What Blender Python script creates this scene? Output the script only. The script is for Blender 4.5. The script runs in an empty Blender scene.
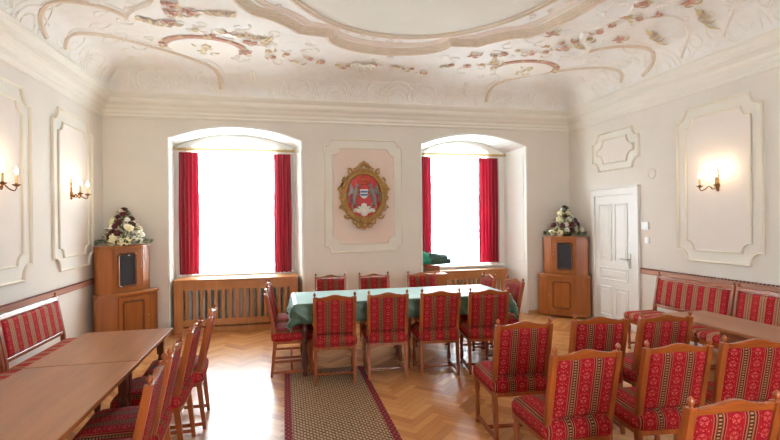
import bpy, bmesh, math, random
from mathutils import Vector, Matrix
PI = math.pi
C = bpy.context.scene.collection
random.seed(7)

# ------------------------------------------------------------------ nodes
class NT:
    def __init__(s, name):
        s.m = bpy.data.materials.new(name); s.m.use_nodes = True
        s.t = s.m.node_tree; s.t.nodes.clear()
        s.out = s.t.nodes.new('ShaderNodeOutputMaterial')
    def n(s, typ, ins=None, **kw):
        nd = s.t.nodes.new(typ)
        for k, v in kw.items(): setattr(nd, k, v)
        for k, v in (ins or {}).items(): s.set(nd.inputs[k], v)
        return nd
    def set(s, sock, v):
        if hasattr(v, 'is_output') and v.is_output: s.t.links.new(v, sock)
        else:
            if isinstance(v, tuple) and len(v) == 3 and sock.type == 'RGBA': v = (*v, 1)
            sock.default_value = v
    def math(s, op, a, b=0.0, c=0.0):
        nd = s.t.nodes.new('ShaderNodeMath'); nd.operation = op
        for i, v in enumerate((a, b, c)): s.set(nd.inputs[i], v)
        return nd.outputs[0]
    def mix(s, f, a, b):
        nd = s.t.nodes.new('ShaderNodeMix'); nd.data_type = 'RGBA'
        s.set(nd.inputs[0], f); s.set(nd.inputs[6], a); s.set(nd.inputs[7], b)
        return nd.outputs[2]
    def sep(s, v):
        nd = s.n('ShaderNodeSeparateXYZ', {0: v}); return nd.outputs
    def comb(s, x, y, z=0.0):
        return s.n('ShaderNodeCombineXYZ', {0: x, 1: y, 2: z}).outputs[0]
    def coord(s, which='Object'):
        return s.n('ShaderNodeTexCoord').outputs[which]
    def noise(s, vec, scale, detail=3.0, rough=.5):
        nd = s.n('ShaderNodeTexNoise', {'Vector': vec, 'Scale': scale, 'Detail': detail, 'Roughness': rough})
        return nd.outputs[0]
    def ramp(s, f, stops, interp='LINEAR'):
        nd = s.n('ShaderNodeValToRGB', {0: f}); cr = nd.color_ramp; cr.interpolation = interp
        while len(cr.elements) < len(stops): cr.elements.new(1)
        for e, (p, c) in zip(cr.elements, stops): e.position = p; e.color = (*c, 1)
        return nd.outputs[0]
    def bsdf(s, color, rough=.5, bump=None, bstr=.2, bdist=.01, **kw):
        b = s.n('ShaderNodeBsdfPrincipled')
        s.set(b.inputs['Base Color'], color); s.set(b.inputs['Roughness'], rough)
        for k, v in kw.items(): s.set(b.inputs[k.replace('_', ' ')], v)
        if bump is not None:
            bn = s.n('ShaderNodeBump', {'Strength': bstr, 'Distance': bdist, 'Height': bump})
            s.t.links.new(bn.outputs[0], b.inputs['Normal'])
        s.t.links.new(b.outputs[0], s.out.inputs[0]); return s.m

def srgb(r, g, b):
    f = lambda c: ((c/255+.055)/1.055)**2.4 if c > 10 else c/255/12.92
    return (f(r), f(g), f(b))

def plain(name, col, rough=.5, var=.06, scale=9, bstr=.1, **kw):
    t = NT(name); nz = t.noise(t.coord(), scale, 4)
    d = tuple(c*(1-var) for c in col); l = tuple(min(1, c*(1+var)) for c in col)
    return t.bsdf(t.ramp(nz, [(.3, d), (.7, l)]), rough, nz, bstr, .002, **kw)

def wood(name, c1, c2, rough=.35, axis=2, scale=14, coat=.0):
    t = NT(name); x, y, z = t.sep(t.coord())
    s = [1.0, 1.0, 1.0]; s[axis] = .07
    v = t.comb(t.math('MULTIPLY', x, s[0]), t.math('MULTIPLY', y, s[1]), t.math('MULTIPLY', z, s[2]))
    n1 = t.noise(v, scale, 6, .6); n2 = t.noise(v, scale*6, 3, .6)
    f = t.math('ADD', t.math('MULTIPLY', n1, .7), t.math('MULTIPLY', n2, .3))
    return t.bsdf(t.ramp(f, [(.33, c1), (.66, c2)]), rough, f, .12, .002, Coat_Weight=coat, Coat_Roughness=.15)

def fabric(name, period=.145, k=1.0, mot=1.0, bench=False):
    """red damask: wide red stripes with beaded motifs, narrow dark-and-sand stripes between, read from the uv map in metres"""
    t = NT(name); u, v, _ = t.sep(t.coord('UV'))
    ph = t.math('ADD', t.math('DIVIDE', u, period), .5)
    fr = t.math('SUBTRACT', ph, t.math('FLOOR', ph))            # .5 = middle of a red stripe
    a = t.math('ABSOLUTE', t.math('SUBTRACT', fr, .5))           # 0 centre .. .5 middle of narrow stripe
    red = srgb(164, 8, 26); red2 = srgb(104, 6, 16); sand = srgb(176, 126, 80); dark = srgb(52, 20, 16)
    red = tuple(c*k for c in red)
    if bench: sand = srgb(190, 140, 104)
    col = t.ramp(a, [(0, red), (.275, sand), (.318, red2), (.335, sand), (.385, red2), (.40, sand), (.43, dark), (.45, sand)] if bench else [(0, red), (.285, sand), (.298, red2), (.345, red), (.375, sand), (.397, dark), (.412, red2), (.43, dark)], 'CONSTANT')
    # beads down the middle of the narrow stripe
    vb = t.math('FRACT', t.math('DIVIDE', v, .016))
    bead = t.math('MULTIPLY', t.math('GREATER_THAN', a, .452), t.math('GREATER_THAN', vb, .5))
    col = t.mix(bead, col, sand)
    l2 = t.math('MULTIPLY', t.math('GREATER_THAN', a, .408), t.math('LESS_THAN', a, .424)); col = t.mix(l2, col, srgb(128, 78, 50))
    # motif: a ring with three lobes, a dot inside and a triangle of dots above
    cell = .074
    vv = t.math('MULTIPLY', t.math('SUBTRACT', t.math('FRACT', t.math('DIVIDE', v, cell)), .5), cell)
    uu = t.math('MULTIPLY', t.math('SUBTRACT', fr, .5), period)
    def dist(cx, cy):
        dx = t.math('SUBTRACT', t.math('ABSOLUTE', uu), cx); dy = t.math('SUBTRACT', vv, cy)
        return t.math('SQRT', t.math('ADD', t.math('MULTIPLY', dx, dx), t.math('MULTIPLY', dy, dy)))
    def ring(cx, cy, r, w): return t.math('LESS_THAN', t.math('ABSOLUTE', t.math('SUBTRACT', dist(cx, cy), r)), w)
    ang = t.math('ARCTAN2', vv, uu)
    dots = t.math('GREATER_THAN', t.math('SINE', t.math('MULTIPLY', ang, 11.0)), .1)
    m = t.math('MULTIPLY', ring(0, -.010, .0185, .002), dots)
    for r in (ring(.010, -.016, .0045, .0018), ring(0, .004, .0045, .0018), ring(0, .026, .002, .002), ring(.024, .022, .0015, .002), ring(.012, .032, .001, .0018), ring(.030, -.004, .001, .0016)):
        m = t.math('MAXIMUM', m, r)
    nz = t.noise(t.comb(u, v), 420, 2)
    m = t.math('MULTIPLY', m, t.math('MULTIPLY', t.math('LESS_THAN', a, .27), mot))
    col = t.mix(t.math('MULTIPLY', m, .5), col, srgb(226, 130, 108))
    ol = t.math('MULTIPLY', t.math('MULTIPLY', ring(0, -.008, .0265, .002), t.math('LESS_THAN', a, .27)), .5)
    col = t.mix(ol, col, red2)
    col = t.mix(t.math('MULTIPLY', nz, .25), col, (.02, .003, .004))
    return t.bsdf(col, .85, nz, .25, .001, Specular_IOR_Level=.25)

W_ORANGE = dict(c1=srgb(132, 66, 30), c2=srgb(184, 104, 50))
M = {}
M['chair'] = wood('chair_wood', srgb(122, 52, 18), srgb(174, 88, 36), .3, 2, 16, .15)
M['chairx'] = wood('chair_wood_across', srgb(122, 52, 18), srgb(174, 88, 36), .26, 0, 16, .2)
M['darkleg'] = wood('dark_turned_wood', srgb(70, 30, 20), srgb(112, 54, 34), .28, 2, 16, .3)
M['cab'] = wood('cabinet_wood', srgb(142, 78, 32), srgb(180, 108, 50), .35, 2, 9, .15)
M['cabx'] = wood('cabinet_wood_across', srgb(150, 84, 36), srgb(188, 116, 56), .35, 0, 9, .15)
M['cabd'] = wood('cabinet_moulding_shade_wood', srgb(104, 54, 22), srgb(138, 80, 36), .35, 2, 9, .15)  # darker than the cabinet: shadow lines of the moulding put into the colour
M['grille'] = wood('radiator_wood', srgb(168, 106, 56), srgb(198, 138, 84), .42, 2, 9)
M['grillex'] = wood('radiator_wood_across', srgb(174, 112, 62), srgb(202, 144, 90), .4, 0, 9)
M['ttop'] = wood('table_top_wood', srgb(134, 72, 32), srgb(172, 104, 52), .36, 1, 7, .0)
M['tedge'] = wood('table_edge_wood', srgb(108, 54, 32), srgb(150, 86, 54), .3, 1, 9, .3)
M['rail'] = wood('chair_rail_wood', srgb(178, 122, 100), srgb(202, 150, 126), .4, 1, 8)
M['railbead'] = plain('chair_rail_beading', srgb(110, 58, 40), .4)
M['base'] = wood('baseboard_wood', srgb(186, 136, 88), srgb(206, 160, 112), .4, 0, 8)
M['fab'] = fabric('damask_fabric')
M['fabb'] = fabric('bench_damask_fabric', .150, 1.15, 1.0, True)
M['white'] = plain('white_paint', srgb(236, 234, 228), .45, .01, 5, .02)
M['door'] = plain('door_paint', srgb(233, 231, 226), .35, .01, 5, .02)
M['cream'] = plain('cream_moulding_paint', srgb(236, 229, 212), .6, .015, 6, .05)
M['wall'] = plain('wall_paint', srgb(227, 220, 210), .8, .018, 3, .15)
M['pink'] = plain('pink_panel_paint', srgb(229, 207, 193), .8, .02, 3, .12)
M['border'] = plain('panel_border_paint', srgb(230, 225, 214), .7, .015, 5, .05)
M['corn'] = plain('cornice_paint', srgb(235, 230, 219), .6, .015, 5, .06)
M['brass'] = plain('aged_brass', srgb(150, 104, 54), .35, .15, 30, .2, Metallic=.85)
M['rodbrass'] = plain('pale_brass', srgb(190, 168, 120), .35, .1, 30, .1, Metallic=.6)
M['gold'] = plain('old_gold', srgb(176, 134, 74), .45, .22, 40, .4, Metallic=.35)
M['candle'] = plain('candle_sleeve', srgb(226, 196, 140), .5, .03)
M['metal'] = plain('dull_steel', srgb(150, 140, 125), .3, .05, Metallic=.9)
M['radiator'] = plain('radiator_enamel', srgb(205, 203, 196), .4, .03)
M['speaker'] = plain('dark_screen_cloth', srgb(46, 46, 50), .55, .15, 200, .3)
M['plastic'] = plain('white_plastic', srgb(245, 245, 243), .3, .005)
M['red'] = plain('shield_red', srgb(200, 36, 34), .45, .06, 20)
M['silver'] = plain('silver_paint', srgb(150, 140, 132), .4, .12, 40, .3, Metallic=.3)
M['hill'] = plain('white_relief_paint', srgb(232, 226, 214), .6, .03)
M['orange'] = plain('crown_orange', srgb(196, 92, 40), .5, .08)
M['blue'] = plain('shield_blue', srgb(52, 96, 168), .5, .05)
M['clothtop'] = None

def mk_cloth():
    t = NT('green_tablecloth'); co = t.coord(); nz = t.noise(co, 5, 5)
    return t.bsdf(t.ramp(nz, [(.3, srgb(52, 84, 62)), (.7, srgb(70, 104, 78))]), .42, nz, .25, .01, Sheen_Weight=1.0, Sheen_Roughness=.35, Sheen_Tint=(.75, 1, .95, 1), Coat_Weight=.5, Coat_Roughness=.35)
M['cloth'] = mk_cloth()
M['darkcloth'] = plain('dark_green_cloth', srgb(44, 78, 70), .7, .15, 14, .3, Sheen_Weight=.3)
M['greencloth'] = plain('bright_green_cloth', srgb(40, 150, 116), .6, .1, 14, .2)

def mk_drape():
    t = NT('red_drape'); x, y, z = t.sep(t.coord())
    nz = t.noise(t.comb(t.math('MULTIPLY', x, 6), y, t.math('MULTIPLY', z, .3)), 8, 3)
    c = t.ramp(nz, [(.3, srgb(138, 12, 34)), (.7, srgb(172, 22, 48))])
    d = t.n('ShaderNodeBsdfPrincipled', {'Base Color': c, 'Roughness': .7, 'Sheen Weight': .3})
    tr = t.n('ShaderNodeBsdfTranslucent', {0: c}); mx = t.n('ShaderNodeMixShader', {0: .2})
    t.t.links.new(d.outputs[0], mx.inputs[1]); t.t.links.new(tr.outputs[0], mx.inputs[2]); t.t.links.new(mx.outputs[0], t.out.inputs[0])
    return t.m
M['drape'] = mk_drape()

def mk_sheer():
    t = NT('sheer_voile'); x, y, z = t.sep(t.coord())
    nz = t.noise(t.comb(t.math('MULTIPLY', x, 9), 0.0, t.math('MULTIPLY', z, .15)), 6, 3)
    d = t.n('ShaderNodeBsdfDiffuse', {0: srgb(245, 244, 240)})
    tr = t.n('ShaderNodeBsdfTranslucent', {0: srgb(250, 250, 248)})
    m1 = t.n('ShaderNodeMixShader', {0: .6})
    t.t.links.new(d.outputs[0], m1.inputs[1]); t.t.links.new(tr.outputs[0], m1.inputs[2])
    tp = t.n('ShaderNodeBsdfTransparent'); m2 = t.n('ShaderNodeMixShader')
    t.set(m2.inputs[0], t.math('ADD', t.math('MULTIPLY', nz, .3), .42))
    t.t.links.new(tp.outputs[0], m2.inputs[1]); t.t.links.new(m1.outputs[0], m2.inputs[2]); t.t.links.new(m2.outputs[0], t.out.inputs[0])
    return t.m
M['sheer'] = mk_sheer()

def mk_glass():
    t = NT('window_glass'); tp = t.n('ShaderNodeBsdfTransparent', {0: (.95, .97, .97)}); g = t.n('ShaderNodeBsdfGlossy', {'Roughness': .03})
    mx = t.n('ShaderNodeMixShader', {0: .06})
    t.t.links.new(tp.outputs[0], mx.inputs[1]); t.t.links.new(g.outputs[0], mx.inputs[2]); t.t.links.new(mx.outputs[0], t.out.inputs[0])
    return t.m
M['glass'] = mk_glass()

def mk_bulb():
    t = NT('lit_bulb'); e = t.n('ShaderNodeEmission', {0: (1, .86, .62), 1: 20.0}); t.t.links.new(e.outputs[0], t.out.inputs[0]); return t.m
M['bulb'] = mk_bulb()

def mk_parquet():
    t = NT('herringbone_parquet'); x, y, z = t.sep(t.coord())
    W = .072; n = 5.0
    c = math.cos(PI/4)/W
    p = t.math('ADD', t.math('MULTIPLY', x, c), t.math('ADD', t.math('MULTIPLY', y, c), 200.0))
    q = t.math('ADD', t.math('MULTIPLY', y, c), t.math('ADD', t.math('MULTIPLY', x, -c), 200.0))
    i = t.math('FLOOR', p); j = t.math('FLOOR', q)
    k = t.math('FLOORED_MODULO', t.math('ADD', t.math('SUBTRACT', i, j), .01), 2*n)
    k = t.math('FLOOR', k)
    hz = t.math('LESS_THAN', k, n)                       # 1: plank runs along p
    inv = t.math('SUBTRACT', 1.0, hz)
    # plank start
    hi = t.math('SUBTRACT', i, k); vj = t.math('SUBTRACT', j, t.math('SUBTRACT', 2*n-1, k))
    idx = t.math('ADD', t.math('MULTIPLY', hz, hi), t.math('MULTIPLY', inv, i))
    idy = t.math('ADD', t.math('MULTIPLY', hz, j), t.math('MULTIPLY', inv, vj))
    rnd = t.n('ShaderNodeTexWhiteNoise', {'Vector': t.comb(idx, idy, hz)}, noise_dimensions='3D').outputs[0]
    lp = t.math('SUBTRACT', p, idx); lq = t.math('SUBTRACT', q, idy)
    al = t.math('ADD', t.math('MULTIPLY', hz, lp), t.math('MULTIPLY', inv, lq))     # 0..n along
    ac = t.math('ADD', t.math('MULTIPLY', hz, lq), t.math('MULTIPLY', inv, lp))     # 0..1 across
    e1 = t.math('MINIMUM', ac, t.math('SUBTRACT', 1.0, ac)); e2 = t.math('MINIMUM', al, t.math('SUBTRACT', n, al))
    edge = t.math('LESS_THAN', t.math('MINIMUM', e1, e2), .022)
    g = t.noise(t.comb(t.math('MULTIPLY', al, .35), t.math('MULTIPLY', ac, 4.0), t.math('MULTIPLY', rnd, 40.0)), 1.6, 5, .6)
    f = t.math('ADD', t.math('MULTIPLY', rnd, .62), t.math('MULTIPLY', g, .38))
    col = t.ramp(f, [(.15, srgb(170, 106, 56)), (.5, srgb(198, 136, 78)), (.85, srgb(218, 160, 100))])
    col = t.mix(t.math('MULTIPLY', edge, .6), col, srgb(96, 56, 30))
    rg = t.math('ADD', .25, t.math('MULTIPLY', t.noise(t.coord(), 3, 3), .16))
    hgt = t.math('ADD', t.math('MULTIPLY', rnd, .5), t.math('MULTIPLY', edge, -.8))
    return t.bsdf(col, rg, hgt, .10, .0015, Coat_Weight=.3, Coat_Roughness=.26, Specular_IOR_Level=.38)
M['parquet'] = mk_parquet()

def mk_rug(border):
    t = NT('rug_border_weave' if border else 'rug_field_weave'); x, y, z = t.sep(t.coord())
    if border:
        v = t.noise(t.comb(t.math('MULTIPLY', x, 40), t.math('MULTIPLY', y, 40)), 1.0, 2)
        s = t.math('SINE', t.math('MULTIPLY', y, 90)); w = t.math('SINE', t.math('MULTIPLY', x, 130))
        m = t.math('GREATER_THAN', t.math('MULTIPLY', s, w), .45)
        col = t.mix(m, srgb(122, 22, 32), srgb(176, 80, 78))
        col = t.mix(t.math('MULTIPLY', v, .35), col, srgb(50, 16, 20))
        return t.bsdf(col, .95, v, .3, .003)
    cx = t.math('DIVIDE', x, .024); ix = t.math('FLOOR', cx)
    off = t.math('MULTIPLY', t.math('FLOORED_MODULO', ix, 2.0), .5)
    cy = t.math('ADD', t.math('DIVIDE', y, .052), off)
    fx = t.math('FRACT', cx); fy = t.math('FRACT', cy)
    slant = t.math('FRACT', t.math('ADD', fy, t.math('MULTIPLY', fx, .35)))
    a = t.math('MULTIPLY', t.math('LESS_THAN', t.math('ABSOLUTE', t.math('SUBTRACT', fx, .5)), .34), t.math('LESS_THAN', slant, .5))
    nz = t.noise(t.comb(x, y), 260, 2); n2 = t.noise(t.comb(x, y), 26, 3)
    dark = t.mix(t.math('GREATER_THAN', n2, .52), srgb(132, 98, 68), srgb(98, 68, 48))
    col = t.mix(a, dark, srgb(204, 176, 134))
    sp = t.math('MULTIPLY', t.math('LESS_THAN', fx, .14), t.math('GREATER_THAN', fy, .3))
    col = t.mix(t.math('MULTIPLY', sp, .7), col, srgb(128, 40, 40))
    col = t.mix(t.math('MULTIPLY', nz, .35), col, srgb(70, 52, 40))
    return t.bsdf(col, .95, nz, .4, .003)
M['rug'] = mk_rug(False); M['rugb'] = mk_rug(True)

def mk_ceiling():
    t = NT('ceiling_plaster'); co = t.coord()
    a = t.noise(co, 1.6, 5); b = t.noise(co, 9, 6, .65)
    c = t.ramp(t.math('ADD', t.math('MULTIPLY', a, .6), t.math('MULTIPLY', b, .4)), [(.35, srgb(234, 228, 220)), (.5, srgb(241, 238, 233)), (.65, srgb(244, 243, 240))])
    return t.bsdf(c, .8, b, .35, .01)
M['ceil'] = mk_ceiling()
M['stucco'] = plain('stucco_relief', srgb(240, 236, 227), .7, .03, 12, .2)
M['fawnshade'] = plain('fawn_moulding_shade', srgb(224, 208, 188), .6, .05, 14, .2)  # cream mouldings and straps, their shade put into a fawn tone
M['oval'] = plain('oval_field_paint', srgb(228, 224, 212), .8, .025, 2, .05)
M['oval2'] = plain('white_medallion_paint', srgb(242, 238, 230), .8, .02, 3, .05)
M['band'] = plain('pale_rose_plaster', srgb(236, 222, 210), .8, .03, 5, .2)
M['rose'] = plain('rose_stucco', srgb(206, 160, 142), .7, .08, 20, .2)
M['ochre'] = plain('ochre_stucco', srgb(218, 200, 160), .7, .12, 20, .2)
M['brown'] = plain('brown_stucco', srgb(204, 180, 154), .7, .15, 20, .2)
M['leaf'] = plain('bouquet_leaf', srgb(84, 104, 58), .6, .25, 30)
M['leaf2'] = plain('pale_leaf', srgb(150, 162, 120), .6, .2, 30)
M['wrose'] = plain('cream_petals', srgb(238, 230, 190), .6, .05, 20)
M['bloss'] = plain('white_petals', srgb(244, 238, 222), .6, .04, 20)
M['burg'] = plain('burgundy_petals', srgb(88, 18, 34), .6, .15, 20)
M['basket'] = plain('dark_basket', srgb(70, 54, 36), .7, .2, 40)

# ------------------------------------------------------------------ geometry
class G:
    def __init__(s): s.b = bmesh.new()
    def v(s, p): return s.b.verts.new(p)
    def face(s, vs):
        try: return s.b.faces.new(vs)
        except ValueError: return None
    def box(s, x0, x1, y0, y1, z0, z1, f=None):
        f = f or (lambda x, y, z: (x, y, z))
        vs = [s.v(f(x, y, z)) for z in (z0, z1) for y in (y0, y1) for x in (x0, x1)]
        for q in ((0, 2, 3, 1), (4, 5, 7, 6), (0, 1, 5, 4), (2, 6, 7, 3), (0, 4, 6, 2), (1, 3, 7, 5)): s.face([vs[i] for i in q])
        return s
    def rings(s, rs, cap=True, closed=True):
        L = [[s.v(p) for p in r] for r in rs]; n = len(L[0])
        for a, b in zip(L, L[1:]):
            for i in range(n if closed else n-1): s.face([a[i], a[(i+1) % n], b[(i+1) % n], b[i]])
        if cap: s.face(L[0][::-1]); s.face(L[-1])
        return L
    def lathe(s, prof, c=(0, 0, 0), seg=10, f=None):
        f = f or (lambda x, y, z: (x, y, z))
        s.rings([[f(c[0]+r*math.cos(2*PI*i/seg), c[1]+r*math.sin(2*PI*i/seg), c[2]+z) for i in range(seg)] for r, z in prof]); return s
    def sphere(s, c, r, seg=8, sc=(1, 1, 1), rot=None):
        pr = []
        for k in range(0, seg//2+1):
            a = -PI/2+PI*k/(seg//2); rr = max(.02, math.cos(a)); pr.append((rr, math.sin(a)))
        R = rot or Matrix.Identity(3)
        s.rings([[tuple(Vector(c)+R @ Vector((r*sc[0]*q*math.cos(2*PI*i/seg), r*sc[1]*q*math.sin(2*PI*i/seg), r*sc[2]*h))) for i in range(seg)] for q, h in pr]); return s
    def tube(s, pts, r, seg=6, flat=1.0, up=None):
        pts = [Vector(p) for p in pts]; n = len(pts); rs = []
        for i, p in enumerate(pts):
            d = (pts[min(i+1, n-1)]-pts[max(i-1, 0)]).normalized()
            u = Vector(up) if up else (Vector((0, 0, 1)) if abs(d.z) < .9 else Vector((1, 0, 0)))
            a = d.cross(u)
            if a.length < 1e-5: a = d.cross(Vector((1, .2, 0)))
            a.normalize(); b = a.cross(d).normalized()
            rr = r[i] if isinstance(r, (list, tuple)) else r
            rs.append([tuple(p+a*rr*math.cos(2*PI*k/seg)+b*rr*flat*math.sin(2*PI*k/seg)) for k in range(seg)])
        s.rings(rs); return s
    def prism(s, pts, t0, t1, f):
        a = [s.v(f(u, v, t0)) for u, v in pts]; b = [s.v(f(u, v, t1)) for u, v in pts]; n = len(pts)
        for i in range(n): s.face([a[i], a[(i+1) % n], b[(i+1) % n], b[i]])
        s.face(a[::-1]); s.face(b); return s
    def frame(s, pts, prof, f, closed=True):
        """sweep prof [(inset, height)] round the polygon pts with mitred corners; f(u, v, h)"""
        n = len(pts); L = []
        for i in range(n):
            p = Vector(pts[i]); a = Vector(pts[i-1]); b = Vector(pts[(i+1) % n])
            if not closed and i == 0: a = p-(b-p)
            if not closed and i == n-1: b = p+(p-a)
            d1 = (p-a).normalized(); d2 = (b-p).normalized()
            n1 = Vector((-d1.y, d1.x)); n2 = Vector((-d2.y, d2.x)); m = (n1+n2)
            if m.length < .3: m = n1
            m = m/max(.35, m.dot(n1))
            L.append([s.v(f(p.x+m.x*i_, p.y+m.y*i_, h_)) for i_, h_ in prof])
        k = len(prof)
        for i in range(n if closed else n-1):
            A, B = L[i], L[(i+1) % n]
            for j in range(k-1): s.face([A[j], B[j], B[j+1], A[j+1]])
        return s

def obj(name, g, mat, parent=None, smooth=False, bevel=0, uv=None, loc=None):
    bm = g.b
    bmesh.ops.recalc_face_normals(bm, faces=bm.faces)
    if bevel:
        es = [e for e in bm.edges if len(e.link_faces) == 2 and e.calc_face_angle(0) > .6]
        try: bmesh.ops.bevel(bm, geom=es, offset=bevel, segments=2, affect='EDGES', profile=.6, clamp_overlap=True)
        except Exception: pass
    me = bpy.data.meshes.new(name); bm.to_mesh(me)
    if uv:
        L = me.uv_layers.new(name='UVMap')
        for pl in me.polygons:
            for li in pl.loop_indices:
                co = me.vertices[me.loops[li].vertex_index].co; L.data[li].uv = uv(co, pl.normal)
    bm.free()
    if smooth:
        for p in me.polygons: p.use_smooth = True
        if smooth != 'all':
            try: me.set_sharp_from_angle(angle=.7)
            except Exception: pass
    me.materials.append(mat)
    o = bpy.data.objects.new(name, me); C.objects.link(o)
    if parent: o.parent = parent
    if loc: o.location = loc
    return o
def tag(o, label, cat, group=None):
    o['label'] = label; o['category'] = cat
    if group: o['group'] = group
    return o
def thing(name, label, cat, loc=(0, 0, 0), rz=0, group=None):
    o = bpy.data.objects.new(name, None); C.objects.link(o); o.empty_display_size = .1
    o.location = loc; o.rotation_euler = (0, 0, rz); return tag(o, label, cat, group)
def struct(name, g, mat, label=None, **kw):
    o = obj(name, g, mat, **kw); o['kind'] = 'structure'
    if label: o['label'] = label
    return o
def struct_empty(name, label):
    o = bpy.data.objects.new(name, None); C.objects.link(o); o['kind'] = 'structure'; o['label'] = label; return o
def dup(root, loc, rz, label, group=None):
    r = root.copy(); C.objects.link(r); r.location = loc; r.rotation_euler = (0, 0, rz); r['label'] = label
    if group: r['group'] = group
    for ch in list(root.children):
        c = ch.copy(); C.objects.link(c); c.parent = r
        for g in list(ch.children):
            d = g.copy(); C.objects.link(d); d.parent = c
    return r
def spline(pts, k=5):
    P = [Vector(p) for p in pts]; out = []
    for i in range(len(P)-1):
        a = P[max(i-1, 0)]; b = P[i]; c = P[i+1]; d = P[min(i+2, len(P)-1)]
        for j in range(k):
            t = j/k
            out.append(.5*((2*b)+(c-a)*t+(2*a-5*b+4*c-d)*t*t+(3*b-a-3*c+d)*t**3))
    out.append(P[-1]); return out

# ------------------------------------------------------------------ room
XL, XR, YB, YF = -2.523, 4.945, 7.483, -1.3
ZCT = 3.5; ZC = 3.93
def zc(x, y):
    d = min(x-XL, XR-x, YB-y)
    if d >= .85: return ZC
    if d < .12: return ZCT
    return ZCT+(ZC-ZCT)*math.sqrt(max(0, 1-((.85-d)/.73)**2))
g = G(); g.box(XL-.3, XR+.3, YF-.3, YB+.9, -.1, 0); struct('floor', g, M['parquet'], 'glossy herringbone parquet floor of light oak')
g = G(); g.box(XL-.25, XL, YF-.25, YB+.25, 0, 4.0); struct('wall_left', g, M['wall'], 'left wall painted off-white')
g = G(); g.box(XR, XR+.25, YF-.25, YB+.25, 0, 4.0); struct('wall_right', g, M['wall'], 'right wall painted off-white')

def arch(x, x0, x1, spring, apex):
    c = (x0+x1)/2; hw = (x1-x0)/2; rise = apex-spring
    R = (hw*hw+rise*rise)/(2*rise); return apex-R+math.sqrt(max(0, R*R-(x-c)**2))
NICHES = [dict(x0=-1.655, x1=.283, i0=-1.665, i1=.185, w0=-1.42, w1=-.10),
          dict(x0=2.205, x1=4.105, i0=2.30, i1=3.94, w0=2.42, w1=3.62)]
SP, AP = 2.895, 3.083; ISP, IAP = 2.845, 3.055
YI = 8.0; YO = 8.30
def arched_wall(y0, y1, xa, xb, zt, opens, zbot=0.0):
    """solid wall in x columns with arched openings (x0,x1,spring,apex,sill)"""
    g = G(); xs = sorted(set([xa, xb]+[o[0] for o in opens]+[o[1] for o in opens]))
    for a, b in zip(xs, xs[1:]):
        o = next((o for o in opens if o[0] <= (a+b)/2 <= o[1]), None)
        if o is None: g.box(a, b, y0, y1, zbot, zt); continue
        n = 20
        for k in range(n):
            p = a+(b-a)*k/n; q = a+(b-a)*(k+1)/n
            zp = arch(p, *o[:4]); zq = arch(q, *o[:4])
            vs = [g.v(c) for c in ((p, y0, zp), (q, y0, zq), (q, y0, zt), (p, y0, zt), (p, y1, zp), (q, y1, zq), (q, y1, zt), (p, y1, zt))]
            for f in ((0, 1, 2, 3), (7, 6, 5, 4), (0, 4, 5, 1), (3, 2, 6, 7)): g.face([vs[i] for i in f])
        if o[4] > 0: g.box(a, b, y0, y1, zbot, o[4])
    return g
g = arched_wall(YB, YB+.03, XL, XR, 4.0, [(n['x0'], n['x1'], SP, AP, 0) for n in NICHES])
struct('wall_back', g, M['wall'], 'back wall with two deep arched window niches')
# niches: splayed reveals
def ring_pts(x0, x1, sp, ap, y, zb=0.0, n=22):
    return [(x0, y, zb)]+[(x0+(x1-x0)*k/n, y, arch(x0+(x1-x0)*k/n, x0, x1, sp, ap)) for k in range(n+1)]+[(x1, y, zb)]
for i, n in enumerate(NICHES):
    g = G(); g.rings([ring_pts(n['x0'], n['x1'], SP, AP, YB), ring_pts(n['i0'], n['i1'], ISP, IAP, YI)], cap=False, closed=False)
    rv = struct(f'trim_{i+1}', g, M['white'], ('left', 'right')[i]+' window niche, white plastered splayed reveal and soffit')
    # rounded edge bead round the niche
    e = G(); pts = ring_pts(n['x0'], n['x1'], SP, AP, YB-.006, .06); e.tube(pts, .016, 6); obj('edge_bead', e, M['white'], rv, smooth=True)
    # painted line panel on the reveal
    e = G()
    for sgn, (xa, xb) in ((1, (n['x1'], n['i1'])), (-1, (n['x0'], n['i0']))):
        def rp(t, z): return (xa+(xb-xa)*t-sgn*.006, YB+(YI-YB)*t, z)
        e.tube([rp(.12, .9), rp(.12, 2.75), rp(.85, 2.75), rp(.85, .9), rp(.12, .9)], .007, 5)
    obj('reveal_moulding', e, M['white'], rv)
    g = arched_wall(YI, YO, n['i0']-.12, n['i1']+.12, 3.4, [(n['w0'], n['w1'], 2.86, 3.0, .80)])
    struct(f'wall_niche_{i+1}', g, M['white'], 'inner wall of the '+('left', 'right')[i]+' window niche')
    t = G(); pts = ring_pts(n['w0'], n['w1'], 2.86, 3.0, YI-.012, .80); t.tube(pts, .022, 6, .7)
    w = struct_empty(f'window_{i+1}', ('left', 'right')[i]+' tall white casement window behind sheer curtains')
    obj('architrave', t, M['white'], w, smooth=True)
    # casement: frame, mullion, transom, panes
    f = G(); a, b = n['w0'], n['w1']; c = (a+b)/2; y0, y1 = 8.22, 8.28
    f.box(a, b, y0, y1, .80, .87); f.box(a, b, y0, y1, 2.70, 3.02)
    f.box(a, a+.06, y0, y1, .87, 2.70); f.box(b-.06, b, y0, y1, .87, 2.70)
    f.box(c-.05, c+.05, y0-.01, y1, .87, 2.70); f.box(a+.06, b-.06, y0-.01, y1, 2.02, 2.12)
    for xx in ((a+c)/2-.005, (b+c)/2+.005): pass
    f.box(a+.06, b-.06, y0+.01, y1-.01, 1.42, 1.45)
    obj('window_frame', f, M['white'], w, bevel=.004)
    p = G(); p.box(a+.05, b-.05, 8.248, 8.252, .86, 2.71); obj('pane', p, M['glass'], w)
    s = G(); s.box(n['i0']+.03, n['i1']-.03, YI-.09, YI, .80, .825); obj('window_sill', s, M['white'], w, bevel=.004)

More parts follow.
